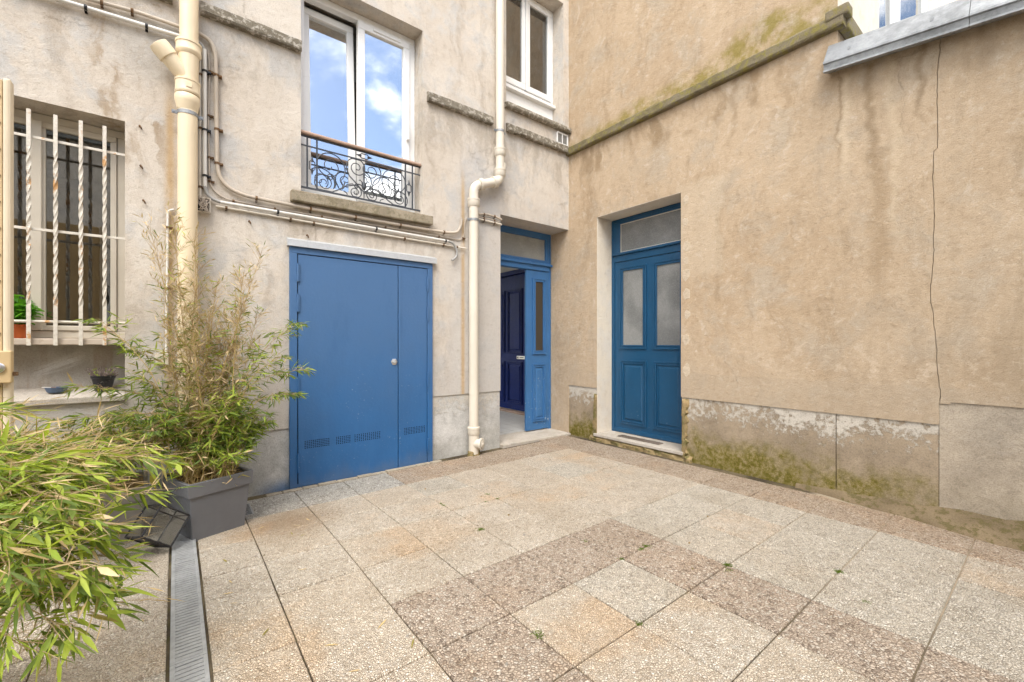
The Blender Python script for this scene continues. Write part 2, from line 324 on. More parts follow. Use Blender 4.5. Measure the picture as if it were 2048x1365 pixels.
M['room'] = T('room_dark', .9, .1, 0, (.06, .055, .05)).m
M['shutter_grey'] = T('roller_shutter_grey', .6, .3, 0, (.17, .175, .165)).m
M['mat'] = rough_stone('doormat', (.20, .165, .14), (.14, .115, .1), (.30, .25, .2), .6, 90)
M['peat'] = rough_stone('dry_leaf_litter', (.42, .29, .14), (.28, .19, .09), (.52, .39, .22), .7, 45)
M['hall_tile'] = T('hall_tile', .35, .4, 0, (.55, .535, .50)).m

def metal(name, colr, rough, mtl=1.0, dark=.62):
    t = T(name, rough, .5, mtl); p = t.pos(); n = t.noise(p, 6, 7, .68); n2 = t.noise(p, 60, 5, .7)
    c = t.mix(t.rng(n, .35, .7), colr, tuple(k*dark for k in colr)); c = t.mix(t.mul(t.rng(n2, .52, .72), .4), c, tuple(k*.5 for k in colr))
    return t.done(c, t.rng(n, .3, .7, rough - .08, rough + .2), t.bump(n2, .2, .002))
M['zinc'] = metal('zinc', (.34, .355, .37), .5, .55)
M['galv'] = metal('galvanised_strip', (.62, .645, .67), .38, .45, .85)
M['grate'] = metal('galvanised_grate', (.46, .47, .48), .5, .35, .65)

def rusty_bar():
    t = T('white_bar_with_rust', .55, .35); p = t.pos(); n = t.noise(t.vscale(p, (1, 1, .55)), 9, 5, .65); n2 = t.noise(p, 60, 4)
    m = t.rng(t.add(n, t.mul(n2, .25)), .67, .77); c = t.mix(t.rng(n2, .4, .7), (.64, .60, .53), (.54, .50, .43))
    c = t.mix(m, c, t.mix(n2, (.45, .21, .06), (.56, .36, .18)))
    return t.done(c, None, t.bump(t.add(n2, m), .3, .002))
M['bar'] = rusty_bar()

def glass(name, refl, tint=(.55, .58, .58), rough=0.0, wob=0.0):
    m = bpy.data.materials.new(name); m.use_nodes = True; nt = m.node_tree; nt.nodes.clear()
    o = nt.nodes.new('ShaderNodeOutputMaterial'); mx = nt.nodes.new('ShaderNodeMixShader')
    tr = nt.nodes.new('ShaderNodeBsdfTransparent'); tr.inputs[0].default_value = (*tint, 1)
    gl = nt.nodes.new('ShaderNodeBsdfGlossy'); gl.inputs['Roughness'].default_value = rough; gl.inputs['Color'].default_value = (.96, .98, 1, 1)
    lw = nt.nodes.new('ShaderNodeLayerWeight'); lw.inputs['Blend'].default_value = .25
    mr = nt.nodes.new('ShaderNodeMapRange'); mr.inputs['To Min'].default_value = refl; mr.inputs['To Max'].default_value = .95
    nt.links.new(lw.outputs['Fresnel'], mr.inputs['Value']); nt.links.new(mr.outputs[0], mx.inputs[0])
    nt.links.new(tr.outputs[0], mx.inputs[1]); nt.links.new(gl.outputs[0], mx.inputs[2]); nt.links.new(mx.outputs[0], o.inputs[0])
    if wob:
        g = nt.nodes.new('ShaderNodeNewGeometry'); n = nt.nodes.new('ShaderNodeTexNoise'); n.inputs['Scale'].default_value = 2.5
        nt.links.new(g.outputs['Position'], n.inputs['Vector'])
        b = nt.nodes.new('ShaderNodeBump'); b.inputs['Strength'].default_value = wob; b.inputs['Distance'].default_value = .01
        nt.links.new(n.outputs['Fac'], b.inputs['Height']); nt.links.new(b.outputs[0], gl.inputs['Normal'])
    return m
M['glass_coated'] = glass('coated_double_glazing', .68)
M['glass_plain'] = glass('window_glass', .20, (.5, .5, .48), 0, .15)
M['glass_clear'] = glass('lantern_glass', .06, (.93, .94, .93))

def frosted(name, ca, cb):
    t = T(name, .22, .5); p = t.pos(); n = t.noise(p, 90, 3, .6, 1.0); n2 = t.noise(p, 2.6, 3)
    c = t.mix(t.rng(n2, .35, .65), ca, cb)
    return t.done(c, t.rng(n, .3, .7, .15, .35), t.bump(n, .5, .006))
M['frosted'] = frosted('frosted_glass', (.25, .255, .25), (.17, .175, .175))
M['frosted_pale'] = frosted('frosted_glass_pale', (.36, .37, .35), (.28, .29, .28))
M['brown_glass'] = T('dark_brown_glass', .3, .5, 0, (.05, .042, .032)).m

def leafm(name, a, b, trans=.42):
    t = T(name, .5, .35); p = t.pos(); n = t.noise(p, 9, 3); r = t.rand()
    c = t.mix(t.rng(n, .3, .7), a, b); c = t.mix(t.mul(r, .35), c, t.mix(1.0, c, (1.25, 1.15, .7), 'MULTIPLY'))
    t.put(t.b.inputs['Base Color'], c)
    tl = t.n('ShaderNodeBsdfTranslucent'); t.put(tl.inputs['Color'], t.mix(1.0, c, (1.2, 1.25, .6), 'MULTIPLY'))
    mx = t.n('ShaderNodeMixShader'); mx.inputs[0].default_value = trans
    t.nt.links.new(t.b.outputs[0], mx.inputs[1]); t.nt.links.new(tl.outputs[0], mx.inputs[2]); t.nt.links.new(mx.outputs[0], t.out.inputs[0])
    return t.m
M['leaf_green'] = leafm('bamboo_leaf_green', (.19, .26, .06), (.115, .18, .04))
M['leaf_bright'] = leafm('bamboo_leaf_bright', (.44, .52, .09), (.28, .39, .06))
M['leaf_olive'] = leafm('bamboo_leaf_olive', (.38, .33, .11), (.26, .235, .075))
M['leaf_dry'] = leafm('bamboo_leaf_dry', (.68, .54, .35), (.52, .38, .21), .25)
M['culm'] = leafm('bamboo_culm', (.50, .37, .18), (.36, .28, .11), .02)
M['twig'] = leafm('bamboo_twig', (.50, .38, .24), (.38, .27, .16), .05)
M['basil'] = leafm('basil_leaf', (.17, .42, .05), (.10, .30, .04))
M['heather'] = leafm('heather_twig', (.16, .12, .11), (.22, .17, .15), .05)
M['grass'] = leafm('grass_blade', (.20, .28, .05), (.13, .20, .035))

# ---------------------------------------------------------------- mesh helper
WL = {}
class MB:
    def __init__(s): s.v = []; s.f = []; s.mi = []
    def face(s, pts, mi=0):
        k = len(s.v); s.v += [Vector(p) for p in pts]; s.f.append(tuple(range(k, k + len(pts)))); s.mi.append(mi); return s
    def add(s, vs, fs, mi=0):
        k = len(s.v); s.v += [Vector(p) for p in vs]; s.f += [tuple(i + k for i in f) for f in fs]; s.mi += [mi]*len(fs); return s
    def box(s, lo, hi, mi=0):
        x0, y0, z0 = (min(a, b) for a, b in zip(lo, hi)); x1, y1, z1 = (max(a, b) for a, b in zip(lo, hi))
        return s.add([(x0,y0,z0),(x1,y0,z0),(x1,y1,z0),(x0,y1,z0),(x0,y0,z1),(x1,y0,z1),(x1,y1,z1),(x0,y1,z1)],
                     [(0,3,2,1),(4,5,6,7),(0,1,5,4),(1,2,6,5),(2,3,7,6),(3,0,4,7)], mi)
    def prism(s, a, b, mi=0):           # two matching polygons joined
        n = len(a); return s.add(list(a) + list(b), [tuple(range(n - 1, -1, -1)), tuple(range(n, 2*n))] + [(i, (i+1) % n, n + (i+1) % n, n + i) for i in range(n)], mi)
    def tube(s, path, r, n=8, mi=0, cap=True):
        path = [Vector(p) for p in path]; m = len(path); rs = r if isinstance(r, (list, tuple)) else [r]*m
        t0 = (path[1] - path[0]).normalized(); ref = Vector((0, 0, 1)) if abs(t0.z) < .9 else Vector((1, 0, 0))
        u = t0.cross(ref).normalized(); vs = []
        for i, p in enumerate(path):
            t = (path[min(i+1, m-1)] - path[max(i-1, 0)]).normalized()
            u = (u - t*u.dot(t)); u = u.normalized() if u.length > 1e-6 else t.orthogonal().normalized(); w_ = t.cross(u)
            vs += [p + (u*math.cos(2*math.pi*k/n) + w_*math.sin(2*math.pi*k/n))*rs[i] for k in range(n)]
        fs = [(i*n + k, i*n + (k+1) % n, (i+1)*n + (k+1) % n, (i+1)*n + k) for i in range(m-1) for k in range(n)]
        if cap: fs += [tuple(range(n-1, -1, -1)), tuple((m-1)*n + k for k in range(n))]
        return s.add(vs, fs, mi)
    def lathe(s, prof, c, n=24, axis='z', mi=0):      # prof: (radius, height)
        c = Vector(c); vs = []
        for r, h in prof:
            for k in range(n):
                a = 2*math.pi*k/n; q = (r*math.cos(a), r*math.sin(a), h)
                if axis == 'y': q = (q[0], -q[2], q[1])
                if axis == 'x': q = (q[2], q[0], q[1])
                vs.append(c + Vector(q))
        m = len(prof); fs = [(i*n + k, i*n + (k+1) % n, (i+1)*n + (k+1) % n, (i+1)*n + k) for i in range(m-1) for k in range(n)]
        fs += [tuple(range(n-1, -1, -1)), tuple((m-1)*n + k for k in range(n))]
        return s.add(vs, fs, mi)
    def build(s, name, mats, parent=None, bevel=0, smooth=False, org=None, sub=0):
        if not isinstance(mats, (list, tuple)): mats = [mats]
        lo = Vector((min(v.x for v in s.v), min(v.y for v in s.v), min(v.z for v in s.v))); hi = Vector((max(v.x for v in s.v), max(v.y for v in s.v), max(v.z for v in s.v)))
        o_ = Vector(org) if org is not None else Vector(((lo.x+hi.x)/2, (lo.y+hi.y)/2, lo.z))
        me = bpy.data.meshes.new(name); me.from_pydata([tuple(v - o_) for v in s.v], [], s.f)
        for m in mats: me.materials.append(m)
        if len(mats) > 1: me.polygons.foreach_set('material_index', s.mi)
        if smooth: me.polygons.foreach_set('use_smooth', [True]*len(s.f))
        me.update(); o = bpy.data.objects.new(name, me); col.objects.link(o); place(o, o_, parent)
        if bevel:
            b = o.modifiers.new('bevel', 'BEVEL'); b.width = bevel; b.segments = 2; b.limit_method = 'ANGLE'; b.angle_limit = R(40)
        if smooth is True and not bevel:
            try: me.set_sharp_from_angle(angle=R(42))
            except Exception: pass
        return o
def place(o, wl, parent=None):
    wl = Vector(wl); WL[o.name] = wl
    if parent is not None: o.parent = parent; o.location = wl - WL[parent.name]
    else: o.location = wl
def empty(name, loc):
    o = bpy.data.objects.new(name, None); o.empty_display_size = .1; col.objects.link(o); place(o, loc); return o
def tag(o, label, cat, group=None):
    o['label'] = label; o['category'] = cat
    if group: o['group'] = group
    return o
def struct(o): o['kind'] = 'structure'; return o
def stuff(o): o['kind'] = 'stuff'; return o
def inst(name, me, wl, parent, rot=None, scale=None):
    o = bpy.data.objects.new(name, me); col.objects.link(o); place(o, wl, parent)
    if rot is not None: o.rotation_euler = rot
    if scale is not None: o.scale = scale
    return o
def box(name, lo, hi, mat, parent, bevel=.004): return MB().box(lo, hi).build(name, mat, parent, bevel)
def smooth_path(pts, k=6):                # Catmull-Rom
    P = [Vector(p) for p in pts]; out = []
    for i in range(len(P) - 1):
        p0, p1, p2, p3 = P[max(i-1, 0)], P[i], P[i+1], P[min(i+2, len(P)-1)]
        for j in range(k):
            t = j/k; out.append(.5*((2*p1) + (p2 - p0)*t + (2*p0 - 5*p1 + 4*p2 - p3)*t*t + (3*p1 - p0 - 3*p2 + p3)*t**3))
    return out + [P[-1]]
def round_path(pts, r=.04, k=5):          # straight runs with rounded corners
    P = [Vector(p) for p in pts]; out = [P[0]]
    for i in range(1, len(P) - 1):
        a = (P[i-1] - P[i]); b = (P[i+1] - P[i]); d = min(r, a.length*.48, b.length*.48); a = P[i] + a.normalized()*d; b = P[i] + b.normalized()*d
        out += [a.lerp(P[i], t/k).lerp(P[i].lerp(b, t/k), t/k) for t in range(k + 1)]
    return out + [P[-1]]
def ss(a, b, x):
    t = max(0, min(1, (x - a)/(b - a))); return t*t*(3 - 2*t)

# ---------------------------------------------------------------- ground and paving
def fz(x, y):                              # the paving dips a little towards the drain along the pale facade
    return -.032*min(1.1, max(0, -x/3.46))*ss(-1.4, -.1, y)
struct(MB().face([(-60, -60, -.12), (60, -60, -.12), (60, 60, -.12), (-60, 60, -.12)]).build('ground', M['soil']))
bed = MB(); xs = [-8 + .4*i for i in range(21)] + [.02]; ys = [-8 + .4*i for i in range(20)] + [.02]; nx = len(xs)
bed.add([(x, y, fz(x, y) - .007) for y in ys for x in xs], [(j*nx + i, j*nx + i + 1, (j+1)*nx + i + 1, (j+1)*nx + i) for j in range(len(ys)-1) for i in range(nx-1)])
paving = struct(bed.build('courtyard_paving', M['soil'], org=(0, 0, 0)))
slab_cache = {}
def slab_mesh(sx, sy, mat, th=.05):
    k = (round(sx, 3), round(sy, 3), mat)
    if k not in slab_cache:
        hx, hy, b = sx/2, sy/2, .004
        vs = [(-hx, -hy, -th), (hx, -hy, -th), (hx, hy, -th), (-hx, hy, -th), (-hx, -hy, -b), (hx, -hy, -b), (hx, hy, -b), (-hx, hy, -b),
              (-hx+b, -hy+b, 0), (hx-b, -hy+b, 0), (hx-b, hy-b, 0), (-hx+b, hy-b, 0)]
        fs = [(8, 9, 10, 11)] + [(a, (a+1) % 4, 4 + (a+1) % 4, 4 + a) for a in range(4)] + [(4+a, 4 + (a+1) % 4, 8 + (a+1) % 4, 8 + a) for a in range(4)]
        me = bpy.data.meshes.new('paver'); me.from_pydata(vs, [], fs); me.materials.append(M[mat]); slab_cache[k] = me
    return slab_cache[k]
def slab(x0, x1, y0, y1, mat, jt=.0068, lift=0.0):
    x0, x1 = min(x0, x1), max(x0, x1); y0, y1 = min(y0, y1), max(y0, y1); cx, cy = (x0+x1)/2, (y0+y1)/2
    gx = (fz(cx + .1, cy) - fz(cx - .1, cy))/.2; gy = (fz(cx, cy + .1) - fz(cx, cy - .1))/.2
    inst('paver', slab_mesh(x1 - x0 - jt, y1 - y0 - jt, mat), (cx, cy, fz(cx, cy) + .002 + lift + rnd.uniform(-.0012, .0012)), paving,
         (gy + rnd.uniform(-.003, .003), -gx + rnd.uniform(-.003, .003), rnd.uniform(-.004, .004)))
XL = [-.585 - .4085*i for i in range(9)]; YL = [-.565 - .409*j for j in range(12)]
DRX0, DRX1 = -4.272, -4.150
def kind(i, j):
    if (j == 4 and 3 <= i <= 6) or (i in (3, 6) and j >= 4 and j < 9) or (j == 8 and 3 <= i <= 6): return 'paver_brown'
    r_ = rnd.random()
    if i <= 2 and j >= 4: return 'paver_grey' if r_ < .75 else 'paver_light'
    if i >= 5 and j < 4: return 'paver_peach' if r_ < .6 else 'paver_light'
    return 'paver_peach' if r_ < .35 else ('paver_grey' if r_ > .85 else 'paver_light')
for j in range(11):
    for i in range(8): slab(XL[i], XL[i+1], YL[j], YL[j+1], kind(i, j))
    slab(XL[8], DRX1 + .006, YL[j], YL[j+1], 'paver_light' if j % 3 else 'paver_peach')
    for q in range(5): slab(DRX0 - .008 - .4085*q, DRX0 - .008 - .4085*(q+1), YL[j] + .13, YL[j+1] + .13, 'paver_light' if (q + j) % 4 else 'paver_grey')
    slab(-.105 if j < 6 else -.13, XL[0], YL[j], YL[j+1], 'paver_border')
for i in range(8): slab(XL[i], XL[i+1], -.095, YL[0], 'paver_pebble' if i >= 5 else 'paver_border')
slab(XL[8], DRX1 + .006, -.095, YL[0], 'paver_pebble'); slab(XL[0], -.105, -.03, YL[0], 'paver_border')
# thin cut stones under the metal door
xb = -3.66
while xb < -2.05:
    L = rnd.uniform(.10, .19)
    inst('edging_stone', slab_mesh(round(L - .006, 2), .055, 'brick_strip'), (xb + L/2, -.064, fz(xb, -.06) + .008 + rnd.uniform(-.002, .003)), paving, (0, 0, rnd.uniform(-.02, .02)))
    xb += L
# mortar fillets at the foot of the tan wall
fl = MB(); n = 26; pr = random.Random(3)
for k in range(n):
    pass
rows = []
for k in range(n + 1):
    y = -2.75 - 2.6*k/n; g = ss(-2.75, -4.2, y); d = .03 + .27*g + pr.uniform(-.012, .012); h = .02 + .085*g + pr.uniform(-.01, .01)
    rows.append([(.03, y, h + .02), (0.0, y, h), (-d*.5, y, h*.55 + pr.uniform(-.006, .006)), (-d, y, -.006)])
fl.add([p for r_ in rows for p in r_], [(k*4 + a, (k+1)*4 + a, (k+1)*4 + a + 1, k*4 + a + 1) for k in range(n) for a in range(3)])
struct(fl.build('mortar_fillet', M['mortar'], smooth=True))

# ---------------------------------------------------------------- walls
def P3(plane, off, u, v, d=0): return (u, off + d, v) if plane == 'A' else (off + d, u, v)
def panel(mb, plane, off, u0, u1, v0, v1, holes, th, skip=()):
    us = sorted({u0, u1, *[h[0] for h in holes], *[h[1] for h in holes]}); vs_ = sorted({v0, v1, *[h[2] for h in holes], *[h[3] for h in holes]})
    us = [u for u in us if u0 <= u <= u1]; vs_ = [v for v in vs_ if v0 <= v <= v1]
    def solid(i, j):
        if i < 0 or j < 0 or i >= len(us)-1 or j >= len(vs_)-1: return False
        cu, cv = (us[i]+us[i+1])/2, (vs_[j]+vs_[j+1])/2
        return not any(h[0] < cu < h[1] and h[2] < cv < h[3] for h in holes)
    q = lambda pts: mb.face(pts)
    for i in range(len(us)-1):
        for j in range(len(vs_)-1):
            if not solid(i, j): continue
            a, b, c, d = us[i], us[i+1], vs_[j], vs_[j+1]
            for dd in (0, th): q([P3(plane, off, *uv, dd) for uv in ((a, c), (b, c), (b, d), (a, d))])
            for (ni, nj, e) in ((i-1, j, ((a, c), (a, d))), (i+1, j, ((b, c), (b, d))), (i, j-1, ((a, c), (b, c))), (i, j+1, ((a, d), (b, d)))):
                if not solid(ni, nj): q([P3(plane, off, *e[0]), P3(plane, off, *e[1]), P3(plane, off, *e[1], th), P3(plane, off, *e[0], th)])
    return mb

HA, HB = 9.0, 9.0
bldA = tag(empty('apartment_building', (-2.5, .2, 0)), 'pale beige rendered apartment facade with barred window, railed window and blue metal double door', 'building')
W_BAR = (-5.42, -4.541, .872, 2.853); W_RAIL = (-3.372, -2.187, 2.60, 4.56); W_UP = (-1.075, -.10, 4.20, 5.86); D_ENT = (-1.162, 0.0, -.1, 2.80)
panel(MB(), 'A', 0, -8.0, 0.0, .67, HA, [W_BAR, W_RAIL, W_UP, D_ENT], .40).build('facade_wall', M['plaster_pale'], bldA)
def plinth(u0, u1, z1, plane, mat, parent, off=.012, th=.36, z0=-.12):
    lo, hi = P3(plane, off, u0, z0), P3(plane, off, u1, z1, th)
    return MB().box(lo, hi).build('plinth', mat, parent)
plinth(-2.06, -1.165, .668, 'A', M['plinth_grey'], bldA)
plinth(-8.0, -2.06, .668, 'A', M['plinth_grey'], bldA)
box('render_skirt', (-5.9, -.002, .50), (-3.47, .03, .672), M['plaster_pale'], bldA, 0)
# string course, broken by windows and pipes
for a, b in ((-8, -4.27), (-4.10, -3.375), (-2.14, -1.30), (-1.08, -.055)):
    m = MB(); nseg = max(2, int((b - a)/.12)); pr = random.Random(int(a*100)); ring = []
    for k in range(nseg + 1):
        x = a + (b - a)*k/nseg; j_ = lambda s_=.004: pr.uniform(-s_, s_)
        ring.append([(x, .02, 3.822), (x, -.050 + j_(), 3.825 + j_(.003)), (x, -.058 + j_(), 3.84), (x, -.056 + j_(), 3.905 + j_()), (x, -.045, 3.918 + j_()), (x, .02, 3.935)])
    for k in range(nseg): m.prism(ring[k], ring[k+1]) if k in (0, nseg-1) else m.add(ring[k] + ring[k+1], [(i, (i+1) % 6, 6 + (i+1) % 6, 6 + i) for i in range(6)])
    m.build('string_course', M['ledge'], bldA)

# --- barred window
wd = MB()
fx0, fx1, fz0, fz1, fy = -5.42, -4.545, 1.28, 2.85, .22
def frame_rect(mb, plane, off, u0, u1, v0, v1, t, d, tb=None, tt=None):      # four bars, butted
    tb = t if tb is None else tb; tt = t if tt is None else tt
    for a, b, c, e in ((u0, u1, v0, v0 + tb), (u0, u1, v1 - tt, v1), (u0, u0 + t, v0 + tb, v1 - tt), (u1 - t, u1, v0 + tb, v1 - tt)):
        mb.box(P3(plane, off, a, c), P3(plane, off, b, e, d))
    return mb
barwin = frame_rect(MB(), 'A', fy, fx0, fx1, fz0, fz1, .055, .07).build('barred_window', M['cream_frame'], bldA, .006)
for a, b in ((-5.42 + .057, -5.005), (-5.005, -4.602)):
    s = frame_rect(MB(), 'A', fy - .012, a, b, 1.337, 2.793, .048 if a < -5.1 else .035, .045, .035, .04); s.build('sash', M['cream_frame'], barwin, .005)
    t_ = .048 if a < -5.1 else .035
    box('pane', (a + t_, fy + .008, 1.372), (b - t_, fy + .014, 2.753), M['glass_plain'], barwin, 0)
box('meeting_stile', (-5.05, fy - .035, 1.337), (-4.985, fy - .013, 2.793), M['cream_frame'], barwin, .006)
box('sill', (-5.42, .03, 1.235), (-4.543, .30, 1.279), M['cream_wood'], barwin, .006)
box('apron_panel', (-5.42, .235, .86), (-4.543, .38, 1.234), M['apron'], barwin, 0)
MB().prism([(-5.42, -.028, .835), (-5.42, -.028, .875), (-5.42, .234, .935), (-5.42, .234, .835)], [(-4.541, -.028, .835), (-4.541, -.028, .875), (-4.541, .234, .935), (-4.541, .234, .835)]).build('ledge', M['threshold'], barwin, .004)
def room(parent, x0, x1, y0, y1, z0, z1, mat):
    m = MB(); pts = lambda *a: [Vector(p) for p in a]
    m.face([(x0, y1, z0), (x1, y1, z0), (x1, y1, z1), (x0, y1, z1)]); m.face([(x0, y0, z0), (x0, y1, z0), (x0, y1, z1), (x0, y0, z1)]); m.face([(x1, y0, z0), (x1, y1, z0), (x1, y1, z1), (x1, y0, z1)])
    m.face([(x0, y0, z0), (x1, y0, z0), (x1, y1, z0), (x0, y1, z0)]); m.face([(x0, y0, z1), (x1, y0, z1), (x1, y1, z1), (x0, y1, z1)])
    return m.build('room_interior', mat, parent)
room(barwin, -5.45, -4.50, .405, 2.0, .9, 2.9, M['room'])

# --- railed casement window
wy = .185; wx0, wx1, wz0, wz1 = W_RAIL[0] + .002, W_RAIL[1] - .002, 2.605, 4.558
rw = frame_rect(MB(), 'A', wy, wx0, wx1, wz0, wz1, .065, .075).build('casement_window', M['white_pvc'], bldA, .006)
xm = -2.812
# right sash, closed
s = frame_rect(MB(), 'A', wy - .018, xm, wx1 - .067, wz0 + .067, wz1 - .067, .072, .06, .085, .075).build('sash', M['white_pvc'], rw, .008)
box('pane', (xm + .072, wy + .01, wz0 + .152), (wx1 - .139, wy + .016, wz1 - .142), M['glass_coated'], rw, 0)
box('trickle_vent', (-2.66, wy - .030, wz1 - .118), (-2.36, wy - .019, wz1 - .092), M['white_pvc'], rw, .003)
box('sash_handle', (-2.300, wy - .060, 3.42), (-2.276, wy - .019, 3.60), M['white_pvc'], rw, .008)
# left sash, tilted inwards at the head
a0, a1, b0, b1 = wx0 + .067, xm - .004, wz0 + .067, wz1 - .075
def tilt(o):
    piv = Vector((0, wy + .02, b0)); q = Matrix.Translation(piv - WL[o.name]) @ Matrix.Rotation(R(-3.2), 4, 'X') @ Matrix.Translation(WL[o.name] - piv); o.data.transform(q); return o
tilt(frame_rect(MB(), 'A', wy + .012, a0, a1, b0, b1, .066, .055, .08, .07).build('sash', M['white_pvc'], rw, .008))
tilt(box('pane', (a0 + .066, wy + .036, b0 + .08), (a1 - .066, wy + .042, b1 - .07), M['glass_coated'], rw, 0))
sh = MB()
for k in range(11): sh.box((wx0, wy + .20, 4.56 - .052*(k+1)), (wx1, wy + .215, 4.56 - .052*k - .004))
sh.build('roller_shutter', M['shutter_grey'], rw)
room(rw, -3.45, -2.1, .405, 3.0, 2.5, 4.65, M['room'])
MB().prism([(-3.46, -.075, 2.488), (-3.46, -.075, 2.582), (-3.46, .18, 2.603), (-3.46, .18, 2.488)], [(-2.10, -.075, 2.500), (-2.10, -.075, 2.592), (-2.10, .18, 2.603), (-2.10, .18, 2.500)]).build('stone_sill', M['sill_stone'], rw, .008)

# --- upper window by the corner
uy = .20
uw = frame_rect(MB(), 'A', uy, -1.073, -.102, 4.53, 5.858, .05, .07).build('upper_window', M['white_pvc'], bldA, .006)
for a, b in ((-1.02, -.612), (-.588, -.155)):
    frame_rect(MB(), 'A', uy - .015, a, b, 4.585, 5.805, .055, .05, .075, .055).build('sash', M['white_pvc'], uw, .006)
    box('pane', (a + .055, uy + .008, 4.66), (b - .055, uy + .014, 5.75), M['glass_plain'], uw, 0)
box('meeting_stile', (-.615, uy - .032, 4.575), (-.585, uy - .016, 5.805), M['white_pvc'], uw, .004)
box('drip_sill', (-1.073, uy - .05, 4.495), (-.09, uy + .02, 4.529), M['white_pvc'], uw, .004)
box('lower_panel', (-1.073, uy + .005, 4.22), (-.102, uy + .06, 4.494), M['white_pvc'], uw, .003)
m = MB(); m.prism([(-1.10, -.055, 4.105), (-1.10, -.07, 4.125), (-1.10, -.065, 4.165), (-1.10, .20, 4.235), (-1.10, .20, 4.105)], [(-.005, -.055, 4.105), (-.005, -.07, 4.125), (-.005, -.065, 4.165), (-.005, .20, 4.235), (-.005, .20, 4.105)])
m.build('stone_sill', M['ledge'], uw, .006)
room(uw, -1.15, -.05, .405, 2.5, 4.1, 5.95, M['room'])

# --- blue metal double door
md = frame_rect(MB(), 'A', -.034, -3.468, -2.086, -.045, 2.095, .060, .044, .012, .058).build('utility_door', M['blue_metal'], bldA, .004)
md['label'] = 'wide blue painted steel double door with perforated vents'
box('gap_shade_sheet', (-3.412, -.006, -.03), (-2.14, -.002, 2.04), M['dark'], md, 0)  # dark sheet added behind the leaves, shade for the gaps put into its colour
box('door_leaf', (-3.400, -.028, -.028), (-2.4755, -.007, 2.030), M['blue_metal'], md, .003)
box('door_leaf', (-2.4685, -.028, -.022), (-2.1525, -.007, 2.031), M['blue_metal'], md, .003)
box('cover_strip', (-2.467, -.0315, -.02), (-2.440, -.0285, 2.02), M['blue_metal'], md, .001)
for x, zs in ((-3.404, ((1.79, 1.95), (1.525, 1.68), (.80, .95), (.105, .272))), (-2.147, ((1.80, 1.95), (1.485, 1.635), (.785, .935), (.085, .235)))):
    for a, b in zs:
        h = MB().lathe([(.0085, 0), (.0085, b - a)], (x, -.040, a), 12); h.box((x - .002, -.040, a + .002), (x + .016, -.033, b - .002)); h.build('hinge', M['blue_metal'], md, 0, True)
box('door_plate', (-3.43, -.0352, -.02), (-3.12, -.0345, .006), M['blue_metal'], md, 0)
lk = MB(); lk.lathe([(.034, 0), (.034, .006), (.026, .009)], (-2.516, -.0285, 1.058), 6, 'y'); lk.build('lock_plate', M['steel'], md)
lk = MB(); lk.lathe([(.015, 0), (.015, .012), (.010, .013)], (-2.516, -.0375, 1.058), 16, 'y'); lk.build('lock_cylinder', M['galv'], md, 0, True)
for (u0, u1, nc) in ((-3.352, -3.135, 13), (-3.082, -2.945, 8), (-2.915, -2.655, 13), (-2.410, -2.172, 13)):
    h = MB()
    for i in range(nc):
        for j in range(5):
            cx = u0 + (u1 - u0)*(i + .5)/nc; cz = .304 + .075*(j + .5)/5; r_ = .0050
            h.face([(cx + r_*math.cos(k*math.pi/4), -.0287, cz + r_*math.sin(k*math.pi/4)) for k in range(8)])
    stuff(h.build('vent_perforation', M['dark'], md))
fl = MB(); fl.box((-3.488, -.052, 2.098), (-2.045, .01, 2.150)); fl.prism([(-3.488, .01, 2.150), (-3.488, -.052, 2.150), (-3.488, .01, 2.178)], [(-2.045, .01, 2.150), (-2.045, -.052, 2.150), (-2.045, .01, 2.178)])
fl.box((-3.49, -.058, 2.094), (-2.043, -.0525, 2.106)); fl.build('drip_flashing', M['galv'], md)

# --- panelled door helper
def moulding(mb, plane, off, u0, u1, v0, v1, w_=.045, d=.018):
    """picture-frame moulding: two stepped rectangular rings standing proud of the leaf"""
    for t0, t1, dd in ((0, w_*.38, d), (w_*.38, w_*.7, d*.55), (w_*.7, w_, d*.9)):
        for a, b, c, e in ((u0+t0, u1-t0, v0+t0, v0+t1), (u0+t0, u1-t0, v1-t1, v1-t0), (u0+t0, u0+t1, v0+t1, v1-t1), (u1-t1, u1-t0, v0+t1, v1-t1)):
            mb.box(P3(plane, off, a, c, -dd), P3(plane, off, b, e, .012))
    return mb
def panel_set(door, plane, off, mat, glass_mat, glazed, solid, gm=.05):
    for (a, b, c, d) in glazed:
        moulding(MB(), plane, off, a, b, c, d, gm).build('glazing_bead', mat, door, .002)
        MB().box(P3(plane, off, a + gm, c + gm, -.002), P3(plane, off, b - gm, d - gm, .006)).build('pane', glass_mat, door)
    for (a, b, c, d) in solid:
        moulding(MB(), plane, off, a, b, c, d, .042).build('panel_moulding', mat, door, .002)
        w_ = .052; o = MB(); A_ = [(a+w_, c+w_), (b-w_, c+w_), (b-w_, d-w_), (a+w_, d-w_)]; q_ = .025
        B_ = [(a+w_+q_, c+w_+q_), (b-w_-q_, c+w_+q_), (b-w_-q_, d-w_-q_), (a+w_+q_, d-w_-q_)]
        o.prism([P3(plane, off, u, v, .004) for u, v in A_], [P3(plane, off, u, v, -.011) for u, v in B_]); o.build('raised_panel', mat, door)

